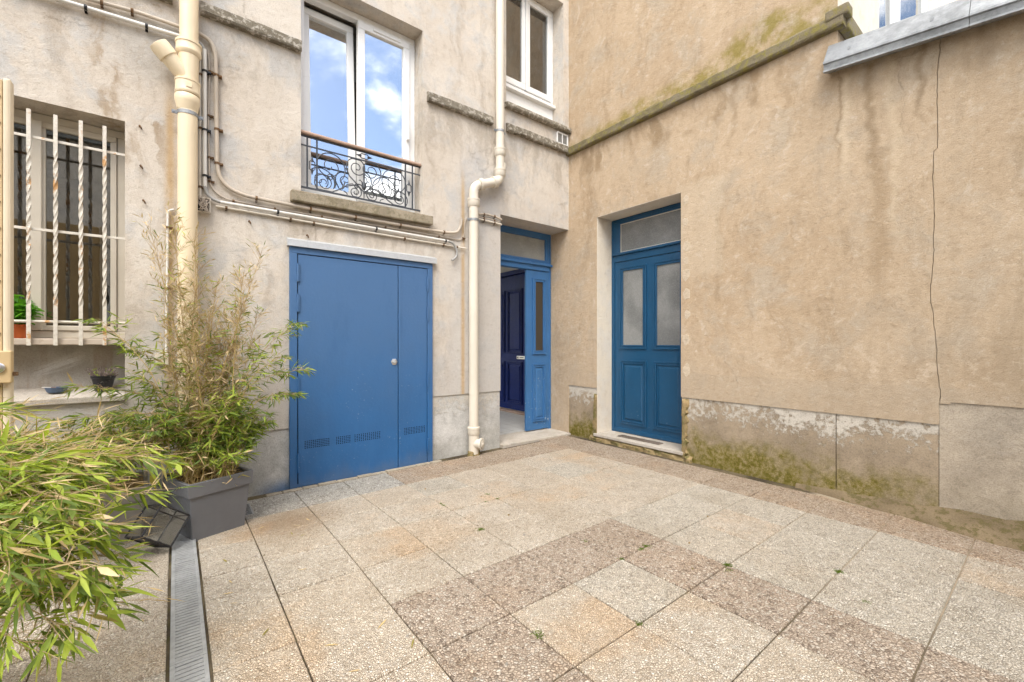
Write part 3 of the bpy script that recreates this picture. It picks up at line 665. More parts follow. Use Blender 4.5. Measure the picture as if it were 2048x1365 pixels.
# --- entrance door, its left leaf standing open
ed = frame_rect(MB(), 'A', .352, -1.160, -.002, -.02, 2.798, .045, .07, .002, .055).build('entrance_door', M['blue_entrance'], bldA, .004)
ed['label'] = 'bright blue two-leaf entrance door standing half open'
frame_rect(MB(), 'A', .345, -1.113, -.049, 2.385, 2.742, .055, .05, .03, .03).build('transom_frame', M['blue_entrance'], ed, .004)
box('pane', (-1.058, .372, 2.415), (-.104, .378, 2.712), M['frosted_pale'], ed, 0)
box('transom_rail', (-1.113, .335, 2.262), (-.047, .42, 2.384), M['blue_entrance'], ed, .006)
box('drip_moulding', (-1.15, .310, 2.330), (-.001, .3345, 2.362), M['blue_entrance'], ed, .006)
box('door_leaf', (-.458, .352, .036), (-.049, .392, 2.258), M['blue_entrance'], ed, .004)
panel_set(ed, 'A', .352, M['blue_entrance'], M['brown_glass'], [(-.352, -.108, 1.09, 2.152)], [(-.350, -.108, .15, .952)])
ol = box('door_leaf', (-1.155, .42, .036), (-1.115, 1.06, 2.258), M['blue_entrance'], ed, .004)       # swung into the hall
# hall behind; its unseen rear is left partly open to let daylight in
hall = MB(); hx0, hx1, hy1, hz0, hz1 = -1.35, .52, 4.2, .012, 2.95
for pts in ([(hx0, .41, hz0), (hx0, 2.2, hz0), (hx0, 2.2, hz1), (hx0, .41, hz1)], [(hx1, .41, hz0), (hx1, hy1, hz0), (hx1, hy1, hz1), (hx1, .41, hz1)],
            [(hx0, hy1, hz0), (hx1, hy1, hz0), (hx1, hy1, .9), (hx0, hy1, .9)], [(hx0, .41, hz1), (hx1, .41, hz1), (hx1, hy1, hz1), (hx0, hy1, hz1)]): hall.face(pts)
hl = hall.build('hallway', M['hall_wall'], bldA)
fm = MB().face([(hx0, .36, .008), (hx1, .36, .008), (hx1, hy1, .008), (hx0, hy1, .008)]).build('hall_floor', M['soil'], hl)
tm = bpy.data.meshes.new('floor_tile'); b_ = MB().box((-.097, -.097, -.008), (.097, .097, 0)); tm.from_pydata([tuple(v) for v in b_.v], [], b_.f); tm.materials.append(M['hall_tile'])
for i in range(9):
    for j in range(14): inst('floor_tile', tm, (hx0 + .1 + .2*i + .03, .50 + .2*j, .0155 + rnd.uniform(-.0004, .0004)), hl)
MB().box((-1.161, -.05, -.06), (-.004, .45, .021)).build('threshold', M['threshold'], ed, .008)
# dark blue flat door in the hall
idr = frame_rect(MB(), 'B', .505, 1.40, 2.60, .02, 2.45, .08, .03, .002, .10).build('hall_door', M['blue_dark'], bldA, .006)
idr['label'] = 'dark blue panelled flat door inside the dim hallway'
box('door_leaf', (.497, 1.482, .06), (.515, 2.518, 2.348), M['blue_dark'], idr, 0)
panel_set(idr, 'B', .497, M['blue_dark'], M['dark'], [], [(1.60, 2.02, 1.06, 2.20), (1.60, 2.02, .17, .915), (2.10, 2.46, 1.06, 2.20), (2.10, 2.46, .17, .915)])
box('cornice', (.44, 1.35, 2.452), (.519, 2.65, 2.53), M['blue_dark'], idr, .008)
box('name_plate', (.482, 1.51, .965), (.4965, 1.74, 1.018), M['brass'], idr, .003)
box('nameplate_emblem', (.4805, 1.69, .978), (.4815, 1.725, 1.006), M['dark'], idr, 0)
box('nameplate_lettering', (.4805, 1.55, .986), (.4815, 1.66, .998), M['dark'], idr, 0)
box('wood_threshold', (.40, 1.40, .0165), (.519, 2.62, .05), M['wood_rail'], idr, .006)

# ---------------------------------------------------------------- tan building
bldB = tag(empty('tan_building', (.2, -1.8, 0)), 'tan rendered wall with mossy ledge and recessed teal blue door', 'building')
D_SIDE = (-1.67, -.507, -.1, 2.86)
wb = MB(); panel(wb, 'B', 0, -3.05, -.0005, .67, HB, [D_SIDE], .40)
panel(wb, 'B', 0, -3.58, -3.05, .67, 3.52, [], .40)
wb.box((.0, 0.0, -.1), (.40, .345, 2.797))
pr = random.Random(11); NJ = 170; JZ = [.67 + (3.52 - .67)*k/NJ for k in range(NJ + 1)]; JU = []; u = 0; tr = 0
for z in JZ:
    if pr.random() < .16: tr = pr.uniform(-.0045, .0045)
    u = u*.96 + tr*.32 + pr.gauss(0, .0014); JU.append(-3.64 + u + (.018*ss(.85, 1.3, z) if z < 2.62 else 0))
for k in range(NJ):
    for th in (0,): wb.face([(0, -3.58, JZ[k]), (0, JU[k] + .0019, JZ[k]), (0, JU[k+1] + .0019, JZ[k+1]), (0, -3.58, JZ[k+1])])
    wb.face([(0, JU[k] + .0019, JZ[k]), (.2, JU[k] + .0019, JZ[k]), (.2, JU[k+1] + .0019, JZ[k+1]), (0, JU[k+1] + .0019, JZ[k+1])])
wb.build('facade_wall', M['plaster_tan'], bldB)
MB().box((.0005, -.5105, .091), (.287, -.5072, 2.8575)).build('reveal_plaster', M['plaster_cream'], bldB)
MB().box((.0005, -1.668, 2.8558), (.287, -.511, 2.8595)).build('reveal_plaster', M['plaster_cream'], bldB)
for a, b in ((.34, -.508), (-1.672, -3.034), (-3.040, -3.6390)): plinth(b, a, .668, 'B', M['plinth_tan'], bldB)
# ledge with moss, wrapping the corner
m = MB(); ring = []; nseg = 30; pr = random.Random(5)
for k in range(nseg + 1):
    y = -.002 - 3.10*k/nseg; j_ = lambda s_=.005: pr.uniform(-s_, s_)
    ring.append([(.02, y, 3.80), (-.050 + j_(), y, 3.803 + j_(.003)), (-.062 + j_(), y, 3.82), (-.060 + j_(), y, 3.89 + j_()), (-.045, y, 3.905 + j_()), (.02, y, 3.925)])
for k in range(nseg): m.prism(ring[k], ring[k+1]) if k in (0, nseg-1) else m.add(ring[k] + ring[k+1], [(i, (i+1) % 6, 6 + (i+1) % 6, 6 + i) for i in range(6)])
m.build('ledge', M['ledge_moss'], bldB)
box('ledge_return', (.021, -3.12, 3.795), (.42, -3.052, 3.93), M['ledge_moss'], bldB, .01)
box('ledge_end', (-.066, -3.14, 3.87), (.05, -2.98, 3.955), M['ledge_moss'], bldB, .012)
# end wall over the terrace, with a white window
panel(MB(), 'A', -3.049, .402, 8.0, 3.40, HB, [(1.30, 4.2, 4.1, 7.0)], .3).build('end_wall', M['plaster_cream'], bldB)
MB().box((.0015, -3.0535, 3.93), (.4015, -3.0505, 8.9)).build('end_render', M['plaster_cream'], bldB)
tw = frame_rect(MB(), 'A', -3.0, 1.302, 4.198, 4.102, 6.998, .20, .08).build('terrace_window', M['white_pvc'], bldB, .01)
box('mullion', (2.2, -3.0, 4.303), (2.5, -2.93, 6.79), M['white_pvc'], tw, .01)
box('pane', (1.503, -2.96, 4.303), (2.199, -2.953, 6.797), M['glass_plain'], tw, 0); box('pane', (2.501, -2.96, 4.303), (3.997, -2.953, 6.797), M['glass_plain'], tw, 0)
box('terrace_slab', (.402, -7.5, 3.35), (8.0, -3.051, 3.40), M['zinc'], bldB, 0)
# recessed teal door
sd_ = frame_rect(MB(), 'B', .288, -1.668, -.508, .02, 2.853, .048, .07, .002, .04).build('side_door', M['blue_side'], bldB, .004)
sd_['label'] = 'recessed teal blue panelled door with frosted panes and transom light'
frame_rect(MB(), 'B', .284, -1.619, -.557, 2.385, 2.812, .09, .05, .035, .025).build('transom_frame', M['blue_side'], sd_, .004)
MB().box((.305, -1.528, 2.421), (.311, -.648, 2.786)).build('pane', M['frosted'], sd_)
frame_rect(MB(), 'B', .298, -1.530, -.646, 2.4205, 2.7865, .008, .008).build('putty_line', M['ivory_pale'], sd_)
box('drip_moulding', (.262, -1.640, 2.383), (.2835, -.535, 2.415), M['blue_side'], sd_, .006)
box('transom_rail', (.287, -1.619, 2.300), (.345, -.557, 2.384), M['blue_side'], sd_, .004)
box('door_leaf', (.298, -1.619, .092), (.340, -.557, 2.296), M['blue_side'], sd_, .003)
panel_set(sd_, 'B', .298, M['blue_side'], M['frosted'], [(-1.043, -.641, 1.172, 2.222), (-1.540, -1.138, 1.172, 2.222)], [(-1.043, -.648, .212, 1.026), (-1.535, -1.138, .212, 1.026)])
box('weather_strip', (.280, -1.615, .095), (.2975, -.560, .150), M['blue_side'], sd_, .008)
box('threshold', (-.03, -1.700, .055), (.296, -.470, .090), M['threshold'], sd_, .005)
st = MB(); pr = random.Random(9); N = 26; rows = []
for k in range(N + 1):
    y = -.40 - 1.40*k/N; rows.append([(.05, y, .056), (.002 + pr.uniform(-.02, .01), y, .054), (-.012 + pr.uniform(-.022, .012), y, .03), (-.016 + pr.uniform(-.025, .01), y, -.03)])
st.add([p for r_ in rows for p in r_], [(k*4 + a, (k+1)*4 + a, (k+1)*4 + a + 1, k*4 + a + 1) for k in range(N) for a in range(3)])
st.build('step_rubble', M['rubble'], sd_)
def ragged(name, y0, y1, z0, z1, mat, parent, amp=.02, seed=1, nx_=5, nz_=22, off=.004):
    pr = random.Random(seed); m = MB(); vs = []
    for k in range(nz_ + 1):
        z = z0 + (z1 - z0)*k/nz_; e = pr.uniform(-1, 1)*amp
        for i in range(nx_ + 1):
            f = i/nx_; y = y0 + (y1 + e - y0)*f
            d = 0.02 if i in (0, nx_) or k in (0, nz_) else -off - pr.uniform(0, .012)
            vs.append((d, y, z))
    m.add(vs, [(k*(nx_+1) + i, k*(nx_+1) + i + 1, (k+1)*(nx_+1) + i + 1, (k+1)*(nx_+1) + i) for k in range(nz_) for i in range(nx_)])
    return m.build(name, mat, parent, 0, True)
ragged('exposed_rubble', -1.671, -1.745, -.01, .665, M['rubble'], bldB, .022, 4)
ragged('exposed_rubble', -.506, -.44, -.01, .60, M['rubble'], bldB, .016, 8)
# filler dabs along the door edge
pr = random.Random(21)
for z, rr in ((2.76, .055), (2.53, .05), (2.27, .065), (2.12, .045), (1.97, .075), (1.76, .065), (1.55, .055), (1.28, .065), (.96, .075)):
    y = -1.730 - pr.uniform(-.006, .012); q_ = 16; rad = [rr*(.7 + pr.uniform(0, .35)) for _ in range(q_)]
    ringp = [(y + rad[k]*.8*math.cos(2*math.pi*k/q_), z + rad[k]*1.15*math.sin(2*math.pi*k/q_)) for k in range(q_)]
    ringp = [(min(u_, -1.672), v_) for u_, v_ in ringp]
    m = MB(); m.prism([(0.004, u_, v_) for u_, v_ in ringp], [(-.0016, y + (u_ - y)*.8, z + (v_ - z)*.8) for u_, v_ in ringp]); m.build('filler_dab', M['lime_patch'], bldB)

# ---------------------------------------------------------------- neighbouring wall and coping
nb = tag(empty('boundary_wall', (.2, -5.4, 0)), 'tan rendered wall beyond the long vertical crack, under zinc coping', 'wall')
m = MB(); panel(m, 'B', .0, -7.55, -3.70, .835, 3.50, [], .40)
for k in range(NJ):
    if JZ[k+1] < .835: continue
    m.face([(0, -3.70, JZ[k]), (0, JU[k] - .0019, JZ[k]), (0, JU[k+1] - .0019, JZ[k+1]), (0, -3.70, JZ[k+1])])
    m.face([(0, JU[k] - .0019, JZ[k]), (.2, JU[k] - .0019, JZ[k]), (.2, JU[k+1] - .0019, JZ[k+1]), (0, JU[k+1] - .0019, JZ[k+1])])
m.build('wall_render', M['plaster_tan'], nb)
plinth(-7.5, -3.6425, .836, 'B', M['plinth_next'], nb, .010)
cp = tag(empty('zinc_coping', (-.05, -5.0, 3.3)), 'grey zinc coping with folded lip along the top of the tan wall', 'coping')
def cop(y0, y1):
    z = lambda y, k: k - .118*(-y - 3.02)
    prof = [(.40, 3.74), (.0, 3.70), (-.012, 3.688), (-.128, 3.515), (-.140, 3.508), (-.142, 3.492), (-.128, 3.486), (-.120, 3.448), (-.138, 3.438), (-.138, 3.426), (-.118, 3.424), (.001, 3.47), (.40, 3.47)]
    m = MB(); m.prism([(x, y0, z(y0, k)) for x, k in prof], [(x, y1, z(y1, k)) for x, k in prof]); return m
for a, b in ((-2.99, -3.80), (-3.803, -4.80), (-4.803, -5.80), (-5.803, -7.5)): cop(a, b).build('coping_sheet', M['zinc'], cp)
for y in (-3.15, -3.62): 
    z = 3.56 - .118*(-y - 3.02); MB().lathe([(.012, 0), (.006, .004)], (-.098, y, z + .018), 10, 'x').build('rivet', M['zinc'], cp)

# ---------------------------------------------------------------- opposite side of the court (seen in reflections)
ob = tag(empty('opposite_building', (-4, -8.3, 0)), 'low pale house across the court, mirrored in the window glass', 'building')
panel(MB(), 'A', -8.6, -14, 8, -.1, 5.6, [(-6.6, -5.4, .9, 2.5), (-2.6, -1.4, .9, 2.5)], .4).build('facade_wall', M['plaster_opposite'], ob)
m = MB(); m.prism([(-14, -8.05, 5.50), (-14, -8.05, 5.72), (-14, -12, 6.3), (-14, -12, 5.5)], [(8, -8.05, 5.50), (8, -8.05, 5.72), (8, -12, 6.3), (8, -12, 5.5)]); m.build('roof', M['shutter_grey'], ob)
for x in (-6.0, -2.0):
    wn = frame_rect(MB(), 'A', -8.5, x - .598, x + .598, .902, 2.498, .06, .06).build('window', M['white_pvc'], ob)
    box('pane', (x - .537, -8.45, .963), (x + .537, -8.444, 2.437), M['brown_glass'], wn, 0)
    for s_ in (-1, 1):
        sm = MB(); c = x + s_*.92
        frame_rect(sm, 'A', -8.2, c - .29, c + .29, .88, 2.52, .05, .03)
        for k in range(26): sm.prism([(c - .24, -8.195, .95 + .06*k), (c - .24, -8.175, .98 + .06*k), (c - .24, -8.172, .975 + .06*k), (c - .24, -8.192, .945 + .06*k)], [(c + .24, -8.195, .95 + .06*k), (c + .24, -8.175, .98 + .06*k), (c + .24, -8.172, .975 + .06*k), (c + .24, -8.192, .945 + .06*k)])
        sm.build('shutter', M['white_pvc'], wn)

# ---------------------------------------------------------------- drain channel
for q in range(5): slab(DRX0 - .008 - .4085*q, DRX0 - .008 - .4085*(q+1), -.03, YL[0] + .13, 'paver_grey')
dr = tag(empty('drain_channel', (-4.211, -2.4, -.01)), 'long galvanised slotted drain grating set flush in the paving', 'drain')
bar_mesh = {}
def shared(name, mb, mat):
    me = bpy.data.meshes.new(name); me.from_pydata([tuple(v) for v in mb.v], [], mb.f); me.materials.append(mat); return me
rung = shared('grate_bar', MB().box((-.0565, -.0098, -.012), (.0565, .0098, 0)), M['grate'])
nb_ = 0; dy = -.10
MB().box((DRX0, -5.0, -.10), (DRX1, -.10, -.040)).build('channel_bed', M['dark'], dr)
for k in range(5):
    y0, y1 = -.105 - .98*k, -.105 - .98*(k+1) + .004
    zz = fz(-4.2, y1) + .004
    sec = MB(); sec.box((DRX0 + .001, y1, zz - .02), (DRX0 + .017, y0, zz)); sec.box((DRX1 - .017, y1, zz - .02), (DRX1 - .002, y0, zz)); sec.box((DRX0 + .017, y1, zz - .02), (DRX1 - .017, y1 + .015, zz)); sec.box((DRX0 + .017, y0 - .015, zz - .02), (DRX1 - .017, y0, zz))
    s = sec.build('grating_section', M['grate'], dr, .0015)
    nr = 38
    for i in range(nr): inst('grate_bar', rung, ((DRX0 + DRX1)/2, y0 - .02 - (.94)*(i + .5)/nr, zz - .0015), s, None, (.78, 1, 1))
sv = tag(empty('drain_cover', (-3.80, -.30, fz(-3.8, -.3) + .004)), 'small square slotted drain cover beside the charcoal planter', 'drain cover')
MB().box((-3.875, -.46, -.03), (-3.790, -.20, fz(-3.8, -.3) + .0075)).build('cover_plate', M['grate'], sv, .002)
for k in range(9): box('slot', (-3.866, -.45 + .027*k, fz(-3.8, -.3) + .0070), (-3.800, -.440 + .027*k, fz(-3.8, -.3) + .0085), M['dark'], sv, 0)

# ---------------------------------------------------------------- window bars
gr = tag(empty('window_grille', (-4.95, .02, 1.23)), 'rusting white window grille of twisted upright bars and crossbars', 'window grille')
def twisted(x, z0, z1, t0, t1, turns):
    m = MB(); N = 110; hw, ht = .0100, .0066; vs = []
    for k in range(N + 1):
        z = z0 + (z1 - z0)*k/N; f = max(0, min(1, (z - t0)/(t1 - t0))); a = math.pi*turns*f; c, s_ = math.cos(a), math.sin(a)
        for (u_, v_) in ((-hw, -ht), (hw, -ht), (hw, ht), (-hw, ht)): vs.append((x + u_*c - v_*s_, .016 + u_*s_ + v_*c, z))
    fs = [(k*4 + i, k*4 + (i+1) % 4, (k+1)*4 + (i+1) % 4, (k+1)*4 + i) for k in range(N) for i in range(4)] + [(3, 2, 1, 0), tuple(N*4 + i for i in range(4))]
    return m.add(vs, fs)
for x in (-5.365, -5.255, -5.135, -5.015, -4.892, -4.770, -4.650): twisted(x, 1.232, 2.79, 1.50, 2.55, 8).build('bar', M['bar'], gr)
for z in (2.616, 2.006): MB().box((-5.42, .026, z - .009), (-4.542, .036, z + .009)).build('crossbar', M['bar'], gr, .002)
MB().tube([(-5.42, .035, 1.392), (-4.542, .035, 1.392)], .010, 10).build('crossbar', M['bar'], gr, 0, True)

# ---------------------------------------------------------------- wrought iron railing
rl = tag(empty('window_railing', (-2.78, .06, 2.65)), 'ornate dark wrought iron window railing with scrolls and wooden handrail', 'railing')
RY = .06
m = MB(); prof = [(-.03, 0), (-.034, .014), (-.022, .03), (.022, .03), (.034, .014), (.03, 0)]
m.prism([(-3.368, RY + a, 3.140 + b) for a, b in prof], [(-2.190, RY + a, 3.132 + b) for a, b in prof]); m.build('handrail', M['wood_rail'], rl, .003)
def bar_(a, b, r_=.0065, nm='rail'): return MB().box((min(a[0], b[0]) - (r_ if a[0] == b[0] else 0), RY - r_, min(a[1], b[1]) - (r_ if a[1] == b[1] else 0)), (max(a[0], b[0]) + (r_ if a[0] == b[0] else 0), RY + r_, max(a[1], b[1]) + (r_ if a[1] == b[1] else 0))).build(nm, M['iron'], rl)
bar_((-3.37, 3.128), (-2.189, 3.128)); bar_((-3.37, 3.044), (-2.189, 3.044), .0055); bar_((-3.37, 2.662), (-2.189, 2.662), .007)
for x in (-3.307, -3.224, -2.356, -2.277): bar_((x, 2.670), (x, 3.121), .0062, 'upright')
CX = -2.789
def spiral(cx, cz, r0, a0, turns, r1=.012, lead=None, p=.8):
    pts = list(lead or []); N = 54
    for k in range(N + 1):
        f = k/N; a = R(a0) + 2*math.pi*turns*f; r_ = r1 + (r0 - r1)*(1 - f)**p
        pts.append((cx + r_*math.cos(a), cz + r_*math.sin(a)))
    return pts
SCR = [spiral(-3.112, 2.905, .150, -48, 2.15, .014, [(-3.000, 2.715), (-2.990, 2.76)], 1.0),
       spiral(-3.160, 2.742, .100, -45, -2.0, .012, [(-2.985, 2.740), (-3.03, 2.705)], .95),
       spiral(-2.872, 2.716, .066, 110, -1.9, .010, [(-3.01, 2.718), (-2.965, 2.755)], .95),
       spiral(-2.858, 2.955, .105, 205, -1.9, .012, [(-2.795, 2.735), (-2.86, 2.80), (-2.93, 2.86)], .95),
       spiral(-3.105, 2.803, .040, -30, 1.4, .008, [(-3.065, 2.715), (-3.055, 2.755)], .95),
       [(-3.005, 2.72), (-2.98, 2.75), (-2.975, 2.79), (-2.985, 2.80)],
       [(-3.0, 2.715), (-2.95, 2.775), (-2.90, 2.79), (-2.885, 2.78)],
       spiral(-2.862, 2.775, .022, 90, 1.3, .006, [(-2.792, 2.76), (-2.815, 2.795), (-2.845, 2.80)], .95),
       [(-2.80, 2.76), (-2.81, 2.83), (-2.828, 2.845), (-2.838, 2.835)], [(-2.985, 2.705), (-2.955, 2.69), (-2.95, 2.675)]]
for pts in SCR:
    for s_ in (1, -1):
        path = [(CX + s_*(px - CX), RY + rnd.uniform(-.0005, .0005), min(3.036, max(2.671, pz))) for px, pz in pts]
        N = len(path); MB().tube(path, [.0056*(1 - .3*k/N) for k in range(N)], 6).build('scroll', M['iron'], rl, 0, True)
st = MB().lathe([(.004, 0), (.006, .05), (.010, .055), (.006, .06), (.006, .085), (.018, .095), (.022, .11), (.016, .15), (.008, .17), (.010, .23), (.006, .26), (.012, .275), (.006, .29), (.005, .335)], (CX, RY, 2.670), 12).build('stem', M['iron'], rl, 0, True)
def cartouche(cx, cz, w_, h_, vert):
    pts = [(-w_, -h_*.55), (-w_, h_*.55), (0, h_), (w_, h_*.55), (w_, -h_*.55), (0, -h_), (-w_, -h_*.55)]
    if not vert: pts = [(b, a) for a, b in pts]
    m = MB(); m.tube([(cx + a, RY, cz + b) for a, b in pts], .0048, 6)
    for s_ in (-1, 1):
        d = (0, s_*h_) if vert else (s_*h_, 0); e = (0, s_*h_*1.55) if vert else (s_*h_*1.5, 0); md_ = (0, s_*h_*.62) if vert else (s_*h_*.62, 0)
        m.tube([(cx + md_[0], RY, cz + md_[1]), (cx + d[0], RY, cz + d[1]), (cx + e[0], RY, cz + e[1])], [.012, .011, .002], 6)
    m.build('rosette', M['iron'], rl, 0, True)
cartouche(-3.2655, 2.875, .024, .055, True); cartouche(-2.3165, 2.875, .024, .055, True); cartouche(-2.785, 3.086, .022, .052, False)

# ---------------------------------------------------------------- drainpipes
def clampband(x, y, z, r_, parent, side=True):
    m = MB(); m.lathe([(r_ + .004, -.013), (r_ + .004, .013)], (x, y, z), 24)
    for s_ in (-1, 1): m.box((x + s_*(r_ + .002), y + .0, z - .013), (x + s_*(r_ + .034), y + .006, z + .013)); m.lathe([(.006, 0), (.006, .006)], (x + s_*(r_ + .022), y, z), 8, 'y')
    return m.build('pipe_clamp', M['zinc'], parent)
p1 = tag(empty('drainpipe', (-4.182, -.095, 0)), 'thick ivory plastic drainpipe with an angled branch stub, behind the potted bamboo', 'drainpipe')
px, py = -4.180, -.105
MB().tube([(px, py, -.03), (px, py, 3.02)], .062, 28).build('pipe', M['ivory_pipe'], p1, 0, True)
MB().tube([(px + .008, py, 3.50), (px + .008, py, HA)], .059, 28).build('pipe', M['ivory_pipe'], p1, 0, True)
MB().lathe([(.063, 0), (.066, .01), (.076, .055), (.078, .062), (.078, .105), (.072, .112)], (px - .002, py, 3.00), 28).build('reducer_collar', M['ivory_pipe'], p1, 0, True)
MB().lathe([(.074, 0), (.079, .006), (.079, .022), (.077, .03), (.077, .088), (.081, .092), (.081, .104), (.064, .112)], (px, py, 3.116), 28).build('socket_collar', M['ivory_pipe'], p1, 0, True)
box('collar_label', (px - .012, py - .0815, 3.150), (px + .026, py - .0765, 3.192), M['ivory_pipe'], p1, .002)
MB().tube([(px + .003, py, 3.20), (px + .006, py, 3.46)], .064, 28).build('branch_body', M['ivory_pipe'], p1, 0, True)
MB().lathe([(.066, 0), (.080, .02), (.080, .032), (.078, .036), (.078, .078), (.083, .082), (.083, .098), (.06, .102)], (px + .006, py, 3.415), 28).build('socket_collar', M['ivory_pipe'], p1, 0, True)
d_ = Vector((-.62, -.12, .66)).normalized(); b0_ = Vector((px, py, 3.235))
MB().tube([b0_, b0_ + d_*.16, b0_ + d_*.165, b0_ + d_*.235, b0_ + d_*.255, b0_ + d_*.262], [.058, .058, .066, .066, .062, .040], 24).build('branch_stub', M['ivory_pipe'], p1, 0, True)
clampband(px, py, 2.975, .062, p1); clampband(px, py, .62, .062, p1); clampband(px + .008, py, 5.6, .059, p1)
p2 = tag(empty('drainpipe', (-1.6, -.09, 0)), 'slim ivory drainpipe with a swan neck bend between metal door and entrance', 'drainpipe')
y2 = -.085
xu, xl = -1.232, -1.600
MB().tube([(xu, y2, 3.20), (xu, y2, HA)], .050, 24).build('pipe', M['ivory_pale'], p2, 0, True)
MB().tube(round_path([(xu, y2, 3.34), (xu + .002, y2, 3.16), (xl, y2, 3.02), (xl, y2, 2.86)], .09, 7), .052, 24).build('swan_neck', M['ivory_pale'], p2, 0, True)
MB().tube([(xl, y2, .20), (xl, y2, 2.92)], .053, 24).build('pipe', M['ivory_pale'], p2, 0, True)
for x, z, fl_ in ((xu, 3.47, 1), (xu, 3.225, 1), (xl, 2.80, 1), (xl, .225, 0)):
    MB().lathe([(.053, -.022), (.067, -.004), (.067, .05), (.071, .054), (.071, .074), (.053, .080)], (x, y2, z), 24).build('socket_collar', M['ivory_pale'], p2, 0, True)
dirn = Vector((xl - xu, 0, -.14)).normalized()
for f in (.22, .74):
    c = Vector((xu, y2, 3.16)).lerp(Vector((xl, y2, 3.02)), f); MB().tube([c - dirn*.03, c - dirn*.028, c + dirn*.028, c + dirn*.03], [.053, .066, .066, .053], 24).build('bend_collar', M['ivory_pale'], p2, 0, True)
MB().tube([(xu + .02, y2, 3.30), (xu + .055, y2 + .01, 3.38)], [.05, .035], 20).build('branch_cap', M['ivory_pale'], p2, 0, True)
MB().tube([(xl, y2, .0), (xl, y2, .215)], .057, 24).build('inspection_tee', M['ivory_pale'], p2, 0, True)
ax = Vector((.50, -.866, 0)); c = Vector((xl, y2, .115))
MB().tube([c + ax*.02, c + ax*.085, c + ax*.086, c + ax*.105, c + ax*.108], [.055, .055, .066, .066, .060], 28).build('inspection_collar', M['ivory_pale'], p2, 0, True)
MB().tube([c + ax*.1085, c + ax*.1105], [.050, .048], 28).build('inspection_plug', M['dark'], p2, 0, True)
MB().tube([c + ax*.108, c + ax*.114, c + ax*.116], [.046, .046, .040], 28).build('inspection_cap', M['ivory_pale'], p2, 0, True)
MB().tube([c + ax*.116, c + ax*.124], [.018, .014], 12).build('cap_knob', M['ivory_pale'], p2, 0, True)
m = MB(); pr = random.Random(2); m.prism([(xl + .085*math.cos(k*.785)*pr.uniform(.85, 1.1), y2 + .07*math.sin(k*.785)*pr.uniform(.85, 1.1), -.04) for k in range(8)], [(xl + .075*math.cos(k*.785)*pr.uniform(.85, 1.1), y2 + .06*math.sin(k*.785)*pr.uniform(.85, 1.1), .035) for k in range(8)]); m.build('foot_stone', M['rubble'], p2, .008)
clampband(xu, y2, 3.745, .050, p2); clampband(xl, y2, 2.635, .053, p2); clampband(xu, y2, 5.4, .05, p2)

# ---------------------------------------------------------------- conduits and cables on the pale facade
def A3(pts, off): return [(x, -off, z) for x, z in pts]
def conduit(name, label, pts, off, r_, mat, r_corner=.05, clips=(), cat='conduit', n_=10, clipmat='rust'):
    o = tag(MB().tube(round_path(A3(pts, off), r_corner), r_, n_).build(name, mat, None, 0, True), label, cat)
    for x, z in clips:
        m = MB(); rr = r_ + .0045; vertical = False
        for i in range(len(pts) - 1):
            (xa, za), (xb_, zb) = pts[i], pts[i+1]
            if min(xa, xb_) - .02 <= x <= max(xa, xb_) + .02 and min(za, zb) - .02 <= z <= max(za, zb) + .02: vertical = abs(zb - za) > abs(xb_ - xa)
        ax_ = (0, 0, 1) if vertical else (1, 0, 0); c = Vector((x, -off, z)); a_ = Vector(ax_)*.008
        m.tube([c - a_, c + a_], rr, 10)
        dn = Vector((1, 0, 0)) if vertical else Vector((0, 0, -1)); m.box(c + dn*(rr) - Vector((.008, .008, .008)), c + dn*(rr + .014) + Vector((.008, off - .001, .006)))
        m.build('clip', M[clipmat], o)
    return o
V1 = (-4.072, -2.99)
c1 = conduit('cable_conduit', 'thick white plastic conduit running level above the metal door', [(-3.970, 2.374), (-2.95, 2.371), (-1.899, 2.363)], .032, .0135, M['white_conduit'], .05, [(-3.56, 2.373), (-2.70, 2.370), (-1.93, 2.363)], clipmat='black_metal')
conduit('flexible_conduit', 'grey flexible conduit end curling down beside the metal door top', [(-1.899, 2.363), (-1.83, 2.35), (-1.779, 2.258), (-1.80, 2.195), (-1.852, 2.158)], .034, .0125, M['grey_conduit'], .05)
conduit('cable_conduit', 'thick white upright conduit close beside the thick drainpipe', [(-4.073, 3.55), (-4.071, 2.475)], .034, .0145, M['white_conduit'], .05, [(-4.073, 3.38), (-4.072, 2.92), (-4.071, 2.56)], clipmat='black_metal')
conduit('flexible_conduit', 'grey flexible elbow joining the upright and level white conduits', [(-4.071, 2.475), (-4.058, 2.42), (-4.02, 2.386), (-3.970, 2.374)], .033, .0125, M['grey_conduit'], .03)
conduit('flexible_conduit', 'grey flexible elbow at the head of the upright white conduit', [(-4.15, 3.592), (-4.10, 3.588), (-4.078, 3.555), (-4.073, 3.545)], .033, .0125, M['grey_conduit'], .03)
conduit('cable_conduit', 'white conduit rising towards the thick drainpipe above the barred window', [(-5.9, 3.50), (-4.841, 3.555), (-4.15, 3.592)], .032, .0145, M['white_conduit'], .05, [(-4.74, 3.562), (-4.42, 3.578)], clipmat='black_metal')
conduit('water_pipe', 'thin cream painted pipe running level under the white conduit', [(-4.00, 2.340), (-2.95, 2.326), (-1.66, 2.317)], .022, .0085, M['ivory_pale'], .03, [(-3.93, 2.339), (-3.46, 2.333), (-3.27, 2.331), (-2.40, 2.322), (-1.95, 2.319), (-1.78, 2.318)])
conduit('water_pipe', 'thin cream upright pipe squeezed between drainpipe and white conduit', [(-4.100, 3.50), (-4.100, 2.39)], .022, .0085, M['ivory_pale'], .03, [(-4.1, 3.35), (-4.1, 2.93), (-4.1, 2.47)])
